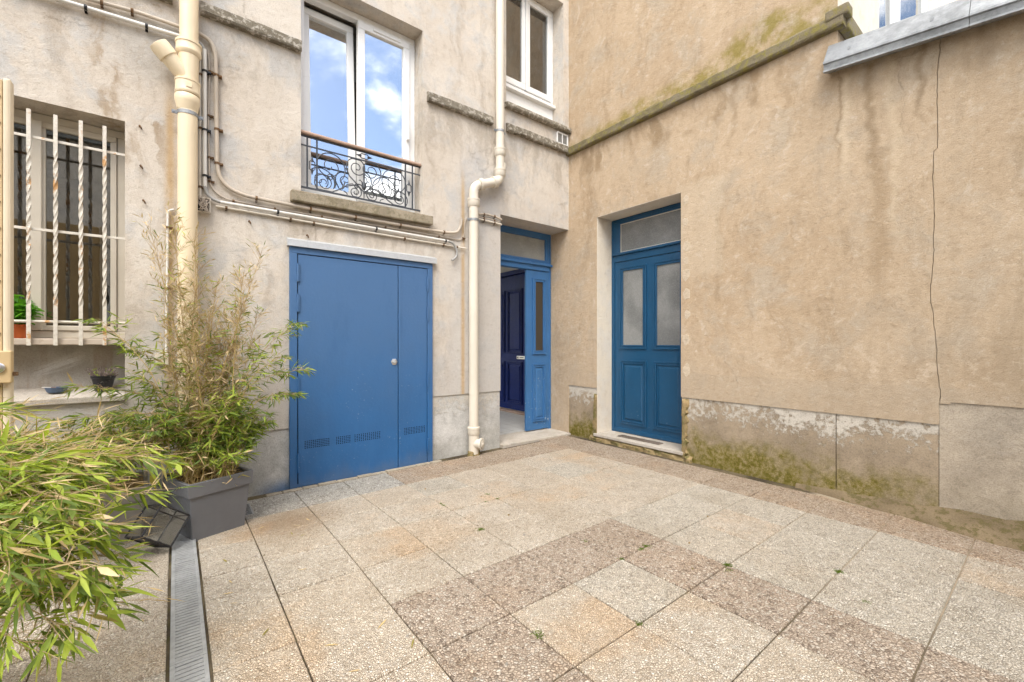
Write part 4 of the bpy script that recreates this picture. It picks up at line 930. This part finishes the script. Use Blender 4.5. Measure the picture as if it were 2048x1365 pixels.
conduit('lead_pipe', 'old paint-crusted pipe bending below the railed window sill', [(-4.11, 3.664), (-4.035, 3.64), (-4.000, 3.545), (-3.992, 2.66), (-3.972, 2.56), (-3.90, 2.49), (-3.79, 2.460), (-3.45, 2.452), (-2.762, 2.447), (-2.05, 2.452), (-1.874, 2.456), (-1.775, 2.480), (-1.732, 2.56), (-1.727, 2.646)], .030, .0150, M['old_conduit'], .08, [(-4.0, 3.38), (-3.993, 2.95), (-3.992, 2.68), (-3.72, 2.457), (-3.30, 2.450), (-2.90, 2.447), (-2.45, 2.449), (-1.95, 2.454)])
conduit('cable', 'thin painted cable sagging between the old pipe and the white conduit', [(-4.046, 3.56), (-4.039, 3.43), (-4.047, 3.0), (-4.040, 2.52), (-4.008, 2.455), (-3.93, 2.41), (-3.54, 2.402), (-2.949, 2.405), (-2.168, 2.408), (-1.834, 2.403), (-1.725, 2.404), (-1.680, 2.46), (-1.674, 2.60), (-1.645, 2.665)], .012, .0055, M['cable'], .05, [(-4.039, 3.40), (-4.045, 3.05), (-4.043, 2.72), (-4.040, 2.53), (-3.88, 2.409), (-3.58, 2.402), (-3.2, 2.404), (-2.6, 2.406), (-2.0, 2.405), (-1.70, 2.43)], 'cable')
conduit('lead_pipe', 'old crusted pipe at the foot of the string course beside the thick drainpipe', [(-5.9, 3.58), (-4.72, 3.63), (-4.457, 3.66), (-4.11, 3.664)], .028, .0135, M['old_conduit'], .05, [(-4.66, 3.636), (-4.50, 3.655)])
conduit('cable_conduit', 'thin white upright conduit left of the thick drainpipe, ending in a small box', [(-4.262, 2.262), (-4.298, 2.245), (-4.302, 1.72), (-4.307, 1.16)], .020, .0085, M['white_conduit'], .02, [(-4.3, 2.12), (-4.303, 1.66)])
bx_ = tag(empty('junction_box', (-4.335, 0, 1.085)), 'small pale junction box low on the wall left of the drainpipe', 'junction box')
box('box_body', (-4.368, -.035, 1.088), (-4.298, -.001, 1.165), M['cream_frame'], bx_, .004); box('box_lid', (-4.372, -.041, 1.084), (-4.294, -.0355, 1.169), M['cream_frame'], bx_, .003)
for k, (pts, r_, lab) in enumerate(((([(-1.50, 2.735), (-1.38, 2.755), (-1.24, 2.748), (-1.165, 2.728)]), .0125, 'upper old painted pipe between swan-neck drainpipe and entrance'), (([(-1.50, 2.705), (-1.33, 2.706), (-1.20, 2.694)]), .0065, 'thin cable between two short pipes beside the entrance'), (([(-1.50, 2.680), (-1.32, 2.676), (-1.165, 2.670)]), .0105, 'lower cream pipe stub beside the entrance lintel'))):
    conduit('pipe_stub' if k != 1 else 'cable', lab, pts, .026, r_, M[('old_conduit', 'cable', 'ivory_pale')[k]], .04, [(-1.42, pts[0][1] + (.012 if k == 0 else 0)), (-1.27, pts[1][1] - .004)], 'pipe' if k != 1 else 'cable')
tag(MB().tube(A3([(-3.255, 2.33), (-3.252, 2.25), (-3.253, 2.18)], .006), .0028, 6).build('wire', M['cable']), 'thin wire hanging from the cream pipe to the door flashing', 'wire')
# open junction box with loose wires
jb = tag(empty('wiring_box', (-4.085, 0, 2.28)), 'open black wiring box stuffed with loose wires behind the drainpipe', 'junction box')
frame_rect(MB(), 'A', -.045, -4.14, -4.035, 2.275, 2.388, .006, .044).build('box_rim', M['ivory_pale'], jb); box('box_back', (-4.134, -.012, 2.281), (-4.041, -.002, 2.382), M['dark'], jb, 0)
pr = random.Random(6)
for k in range(16):
    a = [Vector((-4.088 + pr.uniform(-.045, .05), -.05 - pr.uniform(0, .04), 2.33 + pr.uniform(-.06, .06))) for _ in range(4)]
    MB().tube(smooth_path(a, 4), .0022, 5).build('loose_wire', M['cable'], jb, 0, True)
# hooks, nails
for lab, x, z in (('small rusty hook in the wall above the bamboo', -3.77, 2.262), ('small curled hook above the corner of the metal door', -3.325, 2.215), ('rusty screw stub in the wall left of the drainpipe', -4.455, 2.55), ('rusty screw high beside the drainpipe branch', -4.46, 2.84), ('rough bolt end by the top of the thin upright conduit', -4.44, 2.30)):
    o = MB().tube([(x, .005, z), (x, -.02, z), (x + .008, -.026, z - .012), (x + .012, -.02, z - .026)], [.007, .006, .005, .004], 8).build('wall_hook', M['rust'], None, 0, True); tag(o, lab, 'hook')

# vent grille by the corner
vg = tag(empty('vent_grille', (-.13, -.02, 3.93)), 'small white square vent grille on the ledge in the corner', 'vent')
frame_rect(MB(), 'A', -.022, -.235, -.03, 3.925, 4.082, .016, .021).build('grille_frame', M['white_pvc'], vg, .003)
box('grille_back', (-.219, -.006, 3.941), (-.046, -.001, 4.066), M['shutter_grey'], vg, 0); box('grille_mullion', (-.139, -.020, 3.941), (-.126, -.0065, 4.066), M['white_pvc'], vg, 0)
for k in range(10): box('slat', (-.218, -.014, 3.946 + .0122*k), (-.047, -.0065, 3.952 + .0122*k), M['grey_conduit'], vg, 0)

# doormat on the step
dm = tag(empty('doormat', (.12, -1.03, .09)), 'narrow worn brown doormat strip on the stone step of the teal door', 'doormat')
MB().box((.06, -1.36, .0905), (.16, -.78, .100)).build('mat_base', M['mat'], dm, .004)
pr = random.Random(4); br = MB()
for k in range(500):
    x, y = pr.uniform(.063, .157), pr.uniform(-1.355, -.785); h = pr.uniform(.005, .012); dx, dy_ = pr.uniform(-.004, .004), pr.uniform(-.004, .004)
    br.face([(x - .002, y, .0995), (x + .002, y, .0995), (x + dx, y + dy_, .0995 + h)])
stuff(br.build('bristles', M['mat'], dm))

# ---------------------------------------------------------------- beige gate leaf at the left
gt = tag(empty('metal_gate', (-5.35, -1.30, 0)), 'open beige metal gate leaf with riveted edge and lock box', 'gate')
box('gate_sheet', (-5.95, -1.318, .06), (-4.849, -1.298, 2.40), M['gate_beige'], gt, .004)
box('edge_profile', (-4.848, -1.335, .05), (-4.822, -1.285, 2.41), M['gate_cream'], gt, .01)
box('edge_flange', (-4.880, -1.326, .06), (-4.8495, -1.3185, 2.40), M['gate_beige'], gt, .002)
for k in range(20): MB().lathe([(.006, 0), (.006, .003)], (-4.860, -1.3265, .14 + .115*k), 8, 'y').build('rivet', M['rust'], gt)
box('lock_box', (-4.985, -1.366, 1.075), (-4.815, -1.327, 1.215), M['gate_beige'], gt, .005)
MB().lathe([(.022, 0), (.022, .008), (.016, .012)], (-4.853, -1.3665, 1.142), 20, 'y').build('lock_cylinder', M['steel'], gt, 0, True); box('keyhole', (-4.8555, -1.381, 1.130), (-4.8505, -1.3786, 1.150), M['dark'], gt, 0)
box('lock_bolt', (-4.8145, -1.352, 1.105), (-4.800, -1.336, 1.122), M['rust'], gt, .001)

# ---------------------------------------------------------------- planters
def planter(cx, cy, rot, b, tp, h, mat, label, z0=0):
    o = tag(empty('planter', (cx, cy, z0)), label, 'planter')
    q = Matrix.Rotation(R(rot), 3, 'Z'); z0 = Vector((cx, cy, z0))
    def ring(s_, z): return [z0 + q @ Vector((a*s_/2, c*s_/2, z)) for a, c in ((-1, -1), (1, -1), (1, 1), (-1, 1))]
    w_ = lambda z: b + (tp - b)*z/h
    m = MB(); rims = [ring(b, 0), ring(w_(h - .085), h - .085)]; m.prism(rims[0], rims[1]); m.build('planter_body', mat, o, .006)
    lip = MB(); r_ = [ring(w_(h) + .012, h - .09), ring(w_(h) + .02, h), ring(w_(h) - .018, h), ring(w_(h) - .03, h - .06), ring(w_(h - .09) - .01, h - .09)]
    vs_ = [p for k in r_ for p in k]; lip.add(vs_, [(k*4 + i, k*4 + (i+1) % 4, ((k+1) % 5)*4 + (i+1) % 4, ((k+1) % 5)*4 + i) for k in range(5) for i in range(4)]); lip.build('planter_rim', mat, o, .003)
    s = MB(); s.face(ring(w_(h) - .026, h - .035)); s.build('soil', M['peat'], o); return o
planter(-4.075, -.575, 20, .315, .375, .385, M['planter'], 'charcoal square tapered planter at the end of the drain', fz(-4.07, -.57))
planter(-4.62, -.34, 3, .36, .42, .36, M['planter_taupe'], 'taupe square planter against the wall under the barred window', fz(-4.6, -.3))
planter(-5.02, -2.10, 12, .34, .42, .38, M['planter'], 'charcoal planter of the leafy bamboo in front of the gate')

# ---------------------------------------------------------------- bamboo
LEAF = [((0, 0, 0), (-.085, .35, .02), (0, .38, -.02), (.085, .35, .02), (-.055, .7, .0), (0, .72, -.03), (.055, .7, .0), (0, 1, -.07)),]
LF = [(0, 2, 1), (0, 3, 2), (1, 2, 5, 4), (2, 3, 6, 5), (4, 5, 7), (5, 6, 7)]
leaf_me = {k: None for k in ('leaf_green', 'leaf_bright', 'leaf_olive', 'leaf_dry')}
for k in leaf_me:
    me = bpy.data.meshes.new('leaf'); me.from_pydata([tuple(v) for v in LEAF[0]], [], LF); me.materials.append(M[k]); me.polygons.foreach_set('use_smooth', [True]*len(LF)); leaf_me[k] = me
MATS = ['leaf_green', 'leaf_bright', 'leaf_olive', 'leaf_dry']
class Plant:
    def __init__(s, root, seed): s.root = root; s.r = random.Random(seed); s.leaves = []; s.tw = MB(); s.fol = MB()
    def culm(s, path, r0, r1):
        pts = smooth_path(path, 7); N = len(pts); MB().tube(pts, [r0 + (r1 - r0)*k/(N-1) for k in range(N)], 6).build('culm', M['culm'], s.root, 0, True); return pts
    def leaf(s, p, d, L, wd_, mi, droop=.3):
        d = Vector(d).normalized(); d = (d + Vector((0, 0, -droop*s.r.random()))).normalized()
        side = d.cross(Vector((0, 0, 1))); side = side.normalized() if side.length > 1e-3 else Vector((1, 0, 0))
        side = (Matrix.Rotation(s.r.uniform(-1.1, 1.1), 3, d) @ side).normalized(); up = side.cross(d)
        s.leaves.append((Vector(p), side*wd_, d*L, up*L*.6, mi))
    def twig(s, a, b, r_=.0012): s.tw.tube([a, (Vector(a) + Vector(b))/2 + Vector((0, 0, .006)), b], [r_, r_*.8, r_*.4], 3, cap=False)
    def finish(s, keep=300, score=None):
        L = s.leaves
        order = sorted(range(len(L)), key=lambda i: -((L[i][2].length*L[i][1].length)/max(.2, (L[i][0] - CAM).length)**2 * s.r.uniform(.5, 1.2)))
        big = set(order[:keep])
        for i, (p, sx, dy_, uz, mi) in enumerate(L):
            if i in big:
                o = bpy.data.objects.new('leaf', leaf_me[MATS[mi]]); col.objects.link(o); o.parent = s.root
                mt = Matrix.Identity(4)
                for c_, v_ in enumerate((sx, dy_, uz)):
                    for r_ in range(3): mt[r_][c_] = v_[r_]
                mt.translation = p - WL[s.root.name]; o.matrix_local = mt
            else: s.fol.add([p + sx*v[0] + dy_*v[1] + uz*v[2] for v in LEAF[0]], LF, mi)
        if s.fol.v: stuff(s.fol.build('foliage', [M[k] for k in MATS], s.root, 0, 'flat'))
        if s.tw.v: stuff(s.tw.build('twigs', M['twig'], s.root))
def pick(r, wts):
    t = r.random()*sum(wts)
    for i, w_ in enumerate(wts):
        t -= w_
        if t <= 0: return i
    return len(wts) - 1
def dress(pl, pts, f0, f1, ntw, tl, nlf, ll, lw, wts, up=.5, spread=1.0, droop=.4, keepleaf=1.0, outward=None):
    """side twigs along a culm, each with a fan of narrow leaves"""
    r = pl.r; N = len(pts)
    for k in range(ntw):
        f = f0 + (f1 - f0)*r.random(); i = min(N - 2, int(f*(N-1))); p = pts[i].lerp(pts[i+1], f*(N-1) - i); ax_ = (pts[i+1] - pts[i]).normalized()
        a = r.uniform(0, 2*math.pi); d = Vector((math.cos(a)*spread, math.sin(a)*spread, r.uniform(up - .35, up + .35)))
        if outward is not None: d += Vector(outward)*r.uniform(.2, 1.0)
        d = (d + ax_*.4).normalized(); L = tl*r.uniform(.45, 1.15); e = p + d*L
        if e.y > -.02: e.y = -.02 - r.random()*.03
        pl.twig(p, e)
        for q in range(nlf):
            if r.random() > keepleaf: continue
            g = .35 + .65*(q + r.random())/nlf; lp = p.lerp(e, min(1, g))
            a2 = r.uniform(0, 2*math.pi); ld = d + Vector((math.cos(a2), math.sin(a2), r.uniform(-.7, .35)))*.85
            pl.leaf(lp, ld, ll*r.uniform(.6, 1.2), lw*r.uniform(.8, 1.25), pick(r, wts), droop)
        if r.random() < .6:
            e2 = p + (d + Vector((r.uniform(-.6, .6), r.uniform(-.6, .6), r.uniform(-.2, .5)))).normalized()*L*.7
            if e2.y > -.02: e2.y = -.03
            pl.twig(p.lerp(e, .3), e2)

# tall bamboo in the charcoal planter
bz = .345 + fz(-4.07, -.57); bc = Vector((-4.075, -.575, bz))
b1 = tag(empty('bamboo_plant', bc), 'tall half-dried bamboo with feathery tan tops growing in the charcoal planter', 'bamboo')
P1 = Plant(b1, 12); r = P1.r
def base1(): return bc + Vector((r.uniform(-.13, .13), r.uniform(-.12, .12), -.02))
tall = [(-4.24, 2.10), (-4.36, 2.00), (-4.13, 1.78), (-4.03, 1.66), (-3.90, 1.72), (-3.78, 1.90), (-4.20, 1.58), (-4.08, 1.45), (-3.96, 1.42), (-4.30, 1.62), (-3.84, 1.55), (-4.14, 1.95), (-4.02, 1.30), (-3.74, 1.45), (-4.16, 1.25), (-4.26, 1.35), (-3.92, 1.22)]
for k, (tx, tz) in enumerate(tall):
    b = base1(); ty = -.5 + r.uniform(-.16, .2); tip = Vector((tx + r.uniform(-.03, .03), ty, tz))
    mid = b.lerp(tip, .5) + Vector((r.uniform(-.03, .03), r.uniform(-.02, .02), .05))
    pts = P1.culm([b, mid, tip], .0042, .0012)
    dress(P1, pts, .30, 1.0, 80, .14, 3, .060, .034, (.14, .10, .42, .9), .60, .70, .1, .75)
    dress(P1, pts, .18, .75, 16, .12, 4, .07, .058, (.6, .3, .4, .25), .25, .9, .5, .9)
for tx, tz, ty in ((-4.62, 1.38, -.35), (-4.72, .98, -.42), (-4.80, .80, -.55), (-4.55, .78, -.65), (-4.45, 1.05, -.45), (-4.62, .66, -.75), (-3.52, 1.40, -.55), (-3.50, 1.05, -.62), (-3.55, .86, -.60), (-3.66, 1.15, -.72), (-4.38, .72, -.82), (-4.70, .72, -.30), (-4.50, 1.2, -.30)):
    b = base1(); tip = Vector((tx, ty, tz)); mid = b.lerp(tip, .45) + Vector((0, 0, .22 + .1*r.random()))
    pts = P1.culm([b, mid, tip], .0036, .001)
    dress(P1, pts, .25, 1.0, 40, .10, 5, .080, .056, (.85, .45, .2, .08), .1, .8, .7)
for k in range(30):
    a = r.uniform(0, 2*math.pi); b = base1(); hh = r.uniform(.20, .58); tip = b + Vector((math.cos(a)*.16 + .06, math.sin(a)*.13, hh)); pts = P1.culm([b, b.lerp(tip, .5) + Vector((0, 0, .04)), tip], .0028, .001)
    right = tip.x > bc.x - .02
    dress(P1, pts, .25, 1.0, 20, .10, 5, .086, .062, (.7, .65, .05, .03) if right else (.55, .35, .3, .25), .15, .8, .9)
for k in range(420):                       # dead leaves standing round the feet of the canes
    p = bc + Vector((r.uniform(-.17, .17), r.uniform(-.16, .16), r.uniform(-.02, .16))); P1.leaf(p, (r.uniform(-.6, .6), r.uniform(-.6, .6), r.uniform(-.2, 1)), r.uniform(.05, .11), .05, 3 if r.random() < .8 else 2, .3)
P1.finish(300)

# low bamboo in the taupe planter
bc2 = Vector((-4.62, -.34, .30)); b2 = tag(empty('bamboo_plant', bc2), 'low dull green bamboo spreading from the taupe planter under the barred window', 'bamboo')
P2 = Plant(b2, 31); r = P2.r
for k in range(26):
    a = r.uniform(0, 2*math.pi); b = bc2 + Vector((r.uniform(-.14, .14), r.uniform(-.12, .12), 0)); tip = b + Vector((math.cos(a)*.34, math.sin(a)*.2 - .06, r.uniform(.12, .42)))
    tip.y = min(tip.y, -.06); pts = P2.culm([b, b.lerp(tip, .5) + Vector((0, 0, .09)), tip], .0028, .001)
    dress(P2, pts, .25, 1, 18, .11, 5, .082, .060, (.5, .2, .45, .35), .1, .8, .7)
P2.finish(120)

# bushy bamboo close by, in front of the gate
bc3 = Vector((-5.02, -2.10, .34)); b3 = tag(empty('bamboo_plant', bc3), 'bushy bright green bamboo with broad leaves in front of the beige gate', 'bamboo')
P3_ = Plant(b3, 77); r = P3_.r
def aim(px, py, w_):                      # a place in the court given as bearing, drop and distance from the doorway viewpoint
    F_ = Vector((.616, .788, 0)); R_ = Vector((.788, -.616, 0)); return CAM + w_*(F_ + R_*((px - 1024)/861) + Vector((0, 0, 1))*((686 - py)/861))
tips = [(265, 990, 1.55), (330, 925, 1.75), (270, 915, 1.7), (230, 900, 1.75), (60, 920, 1.6), (170, 930, 1.5), (130, 1000, 1.3), (30, 1120, 1.1), (190, 1060, 1.4), (150, 900, 1.7), (60, 900, 1.65), (10, 830, 1.7), (205, 1080, 1.5), (195, 1150, 1.42), (225, 1115, 1.5), (185, 1220, 1.35), (120, 1250, 1.25), (60, 1300, 1.2), (20, 1180, 1.15), (160, 1050, 1.3), (110, 960, 1.35), (40, 980, 1.3), (200, 1000, 1.4), (80, 1080, 1.2), (180, 1160, 1.3), (10, 920, 1.5), (100, 940, 1.6), (200, 950, 1.6), (140, 1130, 1.2), (30, 1060, 1.18), (90, 1190, 1.22)]
for k, (px_, py_, w_) in enumerate(tips):
    tip = aim(px_, py_, w_); b = bc3 + Vector((r.uniform(-.14, .14), r.uniform(-.14, .14), -.01))
    mid = b.lerp(tip, .5) + Vector((0, 0, max(.06, .20 - .25*(b.z - tip.z + .3)) + r.uniform(0, .06)))
    pts = P3_.culm([b, mid, tip], .0038, .001)
    ow = (.55, -.1, 0) if px_ > 150 else (.2, -.1, .1)
    dress(P3_, pts, .30, 1.0, 16, .12, 5, .086, .058, (.7, .9, .12, .06), .05, .70, .6, 1, ow)
    dress(P3_, pts, .40, 1.0, 9, .12, 3, .105, .098, (.6, .75, .05, .02), .0, .70, .7, 1, ow)
    dress(P3_, pts, .30, 1.0, 12 if py_ < 960 else 5, .20, 4, .085, .028, (.0, .06, .4, 1.0), .10, .55, .2, .9, ow)
P3_.finish(300)

# ---------------------------------------------------------------- small things
# glass lantern tipped on its edge
lt = tag(empty('lantern', (-4.335, -.80, fz(-4.3, -.8))), 'black framed glass lantern tipped over beside the charcoal planter', 'lantern')
S = .088; H = .15
q = Matrix.Rotation(R(18), 3, 'Z') @ Matrix.Rotation(R(38), 3, 'Y') @ Matrix.Rotation(R(-14), 3, 'X')
cor = [q @ Vector((a*S, b*S, c*S*1.05)) for c in (-1, 1) for b in (-1, 1) for a in (-1, 1)]
dz_ = -min(v.z for v in cor) + .008; c0 = Vector((-4.335, -.80, fz(-4.3, -.8) + .004 + dz_))
cor = [v + c0 for v in cor]
for i, j in ((0,1),(1,3),(3,2),(2,0),(4,5),(5,7),(7,6),(6,4),(0,4),(1,5),(2,6),(3,7)): MB().tube([cor[i], cor[j]], .0055, 6).build('frame_bar', M['black_metal'], lt)
for f in ((0,1,5,4),(1,3,7,5),(2,0,4,6),(3,2,6,7),(4,5,7,6)): MB().face([cor[i]*.985 + c0*.015 for i in f]).build('glass_pane', M['glass_clear'], lt)
MB().prism([cor[i]*.99 + c0*.01 for i in (0, 1, 3, 2)], [cor[i]*.92 + c0*.08 + (c0 - (cor[0]+cor[3])/2)*.0 for i in (0, 1, 3, 2)]).build('lantern_base', M['black_metal'], lt)
# blue ashtray with a cigarette
LZ = lambda y: .875 + .06*(y + .028)/.262
ay = .10; az_ = LZ(ay) + .001
at = tag(empty('ashtray', (-4.90, ay, az_)), 'round slate blue ashtray on the ledge below the barred window', 'ashtray')
MB().lathe([(.036, .002), (.046, .006), (.056, .030), (.058, .038), (.052, .038), (.046, .020), (.0, .016)], (-4.90, ay, az_), 28).build('ashtray_bowl', M['ash_blue'], at, 0, True)
ash = MB(); pr = random.Random(8)
for k in range(40): 
    a, d = pr.uniform(0, 6.28), pr.uniform(0, .036); ash.box((-4.90 + d*math.cos(a) - .003, ay + d*math.sin(a) - .003, az_ + .016), (-4.90 + d*math.cos(a) + .003, ay + d*math.sin(a) + .003, az_ + .022 + pr.uniform(0, .006)))
stuff(ash.build('ash', M['white_conduit'], at))
cg = tag(empty('cigarette', (-4.935, ay - .02, az_ + .036)), 'white cigarette resting across the rim of the blue ashtray', 'cigarette')
MB().tube([(-4.965, ay - .03, az_ + .043), (-4.925, ay - .012, az_ + .037)], .0036, 10).build('paper', M['white_paper'], cg, 0, True); MB().tube([(-4.925, ay - .012, az_ + .037), (-4.903, ay - .002, az_ + .034)], .0037, 10).build('filter', M['wood_rail'], cg, 0, True)
# black pot with withered heather
hx, hy = -4.665, .10; hz = LZ(hy) + .001
hp = tag(empty('plant_pot', (hx, hy, hz)), 'small chipped black pot standing on the ledge below the barred window', 'pot')
MB().lathe([(.044, 0), (.046, .003), (.062, .088), (.067, .090), (.069, .108), (.061, .108), (.056, .085), (.0, .083)], (hx, hy, hz), 28).build('pot_body', M['black_pot'], hp, 0, True)
hc = tag(empty('heather_plant', (hx, hy, hz + .084)), 'withered grey heather in the chipped black pot', 'plant')
pr = random.Random(15); tw = MB(); gl = MB()
for k in range(150):
    a = pr.uniform(0, 6.28); d = pr.uniform(.0, .045); b = Vector((hx + d*math.cos(a), hy + d*math.sin(a), hz + .082)); e = b + Vector((math.cos(a)*pr.uniform(.01, .06), math.sin(a)*pr.uniform(.01, .06), pr.uniform(.02, .085)))
    tw.tube([b, b.lerp(e, .5) + Vector((pr.uniform(-.006, .006), pr.uniform(-.006, .006), .008)), e], [.0012, .001, .0006], 3, cap=False)
    for q_ in range(4):
        c = b.lerp(e, pr.uniform(.4, 1)); s_ = .004; gl.face([c + Vector((-s_, 0, 0)), c + Vector((0, s_*pr.uniform(-1, 1), -s_)), c + Vector((s_, 0, s_*.5)), c + Vector((0, 0, s_*1.6))], 1 if k < 22 else 0)
stuff(tw.build('stems', M['heather'], hc)); stuff(gl.build('flower_heads', [M['heather'], M['leaf_bright']], hc))
# basil on the sill
bx, by, bzz = -5.070, .115, 1.280
bp = tag(empty('plant_pot', (bx, by, bzz)), 'orange plastic pot on the barred window sill holding basil', 'pot')
MB().lathe([(.034, 0), (.036, .003), (.045, .074), (.049, .075), (.050, .092), (.043, .092), (.040, .070), (.0, .068)], (bx, by, bzz), 26).build('pot_body', M['terracotta'], bp, 0, True)
bs = tag(empty('basil_plant', (bx, by, bzz + .07)), 'fresh green basil in the orange pot behind the window bars', 'plant')
pr = random.Random(18); bl = bpy.data.meshes.new('leaf'); vs_ = []; fs_ = []
for i in range(6):
    t_ = i/5; w_ = .36*math.sin(math.pi*min(.97, t_*.9 + .06))**.8
    vs_ += [(-w_, t_, .10*w_ - .25*t_*t_ + .10), (0, t_, -.25*t_*t_), (w_, t_, .10*w_ - .25*t_*t_ + .10)]
fs_ = [(i*3 + k, i*3 + k + 1, i*3 + k + 4, i*3 + k + 3) for i in range(5) for k in range(2)]
bl.from_pydata(vs_, [], fs_); bl.materials.append(M['basil']); bl.polygons.foreach_set('use_smooth', [True]*len(fs_))
stm = MB()
for k in range(16):
    a = pr.uniform(0, 6.28); d = pr.uniform(.005, .03); b = Vector((bx + d*math.cos(a), by + d*math.sin(a), bzz + .065)); e = b + Vector((math.cos(a)*pr.uniform(.02, .075), math.sin(a)*pr.uniform(.01, .05), pr.uniform(.08, .24)))
    stm.tube([b, e], [.002, .0012], 4)
    for q_ in range(7):
        f = .45 + .55*q_/6; c = b.lerp(e, f); aa = a + q_*1.57 + pr.uniform(-.5, .5); L = pr.uniform(.038, .066)
        o = inst('leaf', bl, c, bs, Euler((pr.uniform(-.5, .3), pr.uniform(-.3, .3), aa)), (L, L, L))
stuff(stm.build('stems', M['basil'], bs))
# weeds in the joints
def weed(x, y, nbl, s_, seed):
    pr = random.Random(seed); m = MB(); z = fz(x, y)
    for k in range(nbl*2):
        a = pr.uniform(0, 6.28); b = Vector((x + pr.gauss(0, .017*s_), y + pr.gauss(0, .017*s_), z - .002)); L = pr.uniform(.008, .026)*s_; d = Vector((math.cos(a), math.sin(a), 0)); sd2 = Vector((-d.y, d.x, 0))*.0011*s_
        m.face([b - sd2, b + sd2, b + d*L*.5 + sd2 + Vector((0, 0, L*.45)), b + d*L + Vector((0, 0, L*.4)), b + d*L*.5 - sd2 + Vector((0, 0, L*.45))])
    tag(m.build('grass_tuft', M['grass']), 'small green grass tuft sprouting from a paving joint', 'grass', 'grass tufts in the paving joints')
for k, (x, y, n_, s_) in enumerate(((-2.65, -1.782, 60, 1.1), (-2.63, -1.25, 40, .9), (-2.63, -1.20, 30, .8), (-2.225, -1.26, 36, .9), (-2.215, -1.385, 30, .8), (-2.33, -1.385, 24, .7), (-2.03, -2.612, 60, 1.0), (-1.97, -2.605, 50, 1.0), (-2.225, -2.61, 36, .9), (-1.81, -3.02, 60, 1.1), (-1.86, -3.05, 40, .9), (-1.402, -3.43, 60, 1.1), (-3.03, -2.80, 40, 1.1), (-1.63, -3.60, 36, .9), (-2.22, -2.33, 24, .8), (-2.63, -3.02, 30, .9))): weed(x, y, n_, s_*.6, 100 + k)
# pebbles and crumbs of leaf on the slabs
pr = random.Random(44)
for k in range(16):
    x, y = pr.uniform(-3.9, -.4), pr.uniform(-3.6, -.7); s_ = pr.uniform(.006, .013); m = MB()
    m.prism([(x + s_*math.cos(i*1.047)*pr.uniform(.7, 1.1), y + s_*.7*math.sin(i*1.047)*pr.uniform(.7, 1.1), fz(x, y) + .002) for i in range(6)], [(x + s_*.6*math.cos(i*1.047), y + s_*.45*math.sin(i*1.047), fz(x, y) + .002 + s_*.6) for i in range(6)])
    tag(m.build('pebble', M['rubble'] if k % 2 else M['planter_taupe']), 'loose pebble lying on the paving slabs', 'pebble', 'loose pebbles on the paving')
# dry bamboo leaves blown onto the paving
pr = random.Random(52)
for k in range(26):
    x, y = (pr.uniform(-4.12, -3.45), pr.uniform(-2.6, -.75)) if k < 15 else (pr.uniform(-5.0, -4.3), pr.uniform(-2.6, -1.0)); L = pr.uniform(.035, .07)
    o = bpy.data.objects.new('fallen_leaf', leaf_me['leaf_dry' if k % 3 else 'leaf_olive']); col.objects.link(o); place(o, (x, y, fz(x, y) + .007)); o.rotation_euler = (pr.uniform(-.05, .05), pr.uniform(-.2, .2), pr.uniform(0, 6.28)); o.scale = (L*.8, L, L*.5)
    tag(o, 'dry tan bamboo leaf fallen on the paving near the drain', 'leaf', 'fallen leaves near the drain')
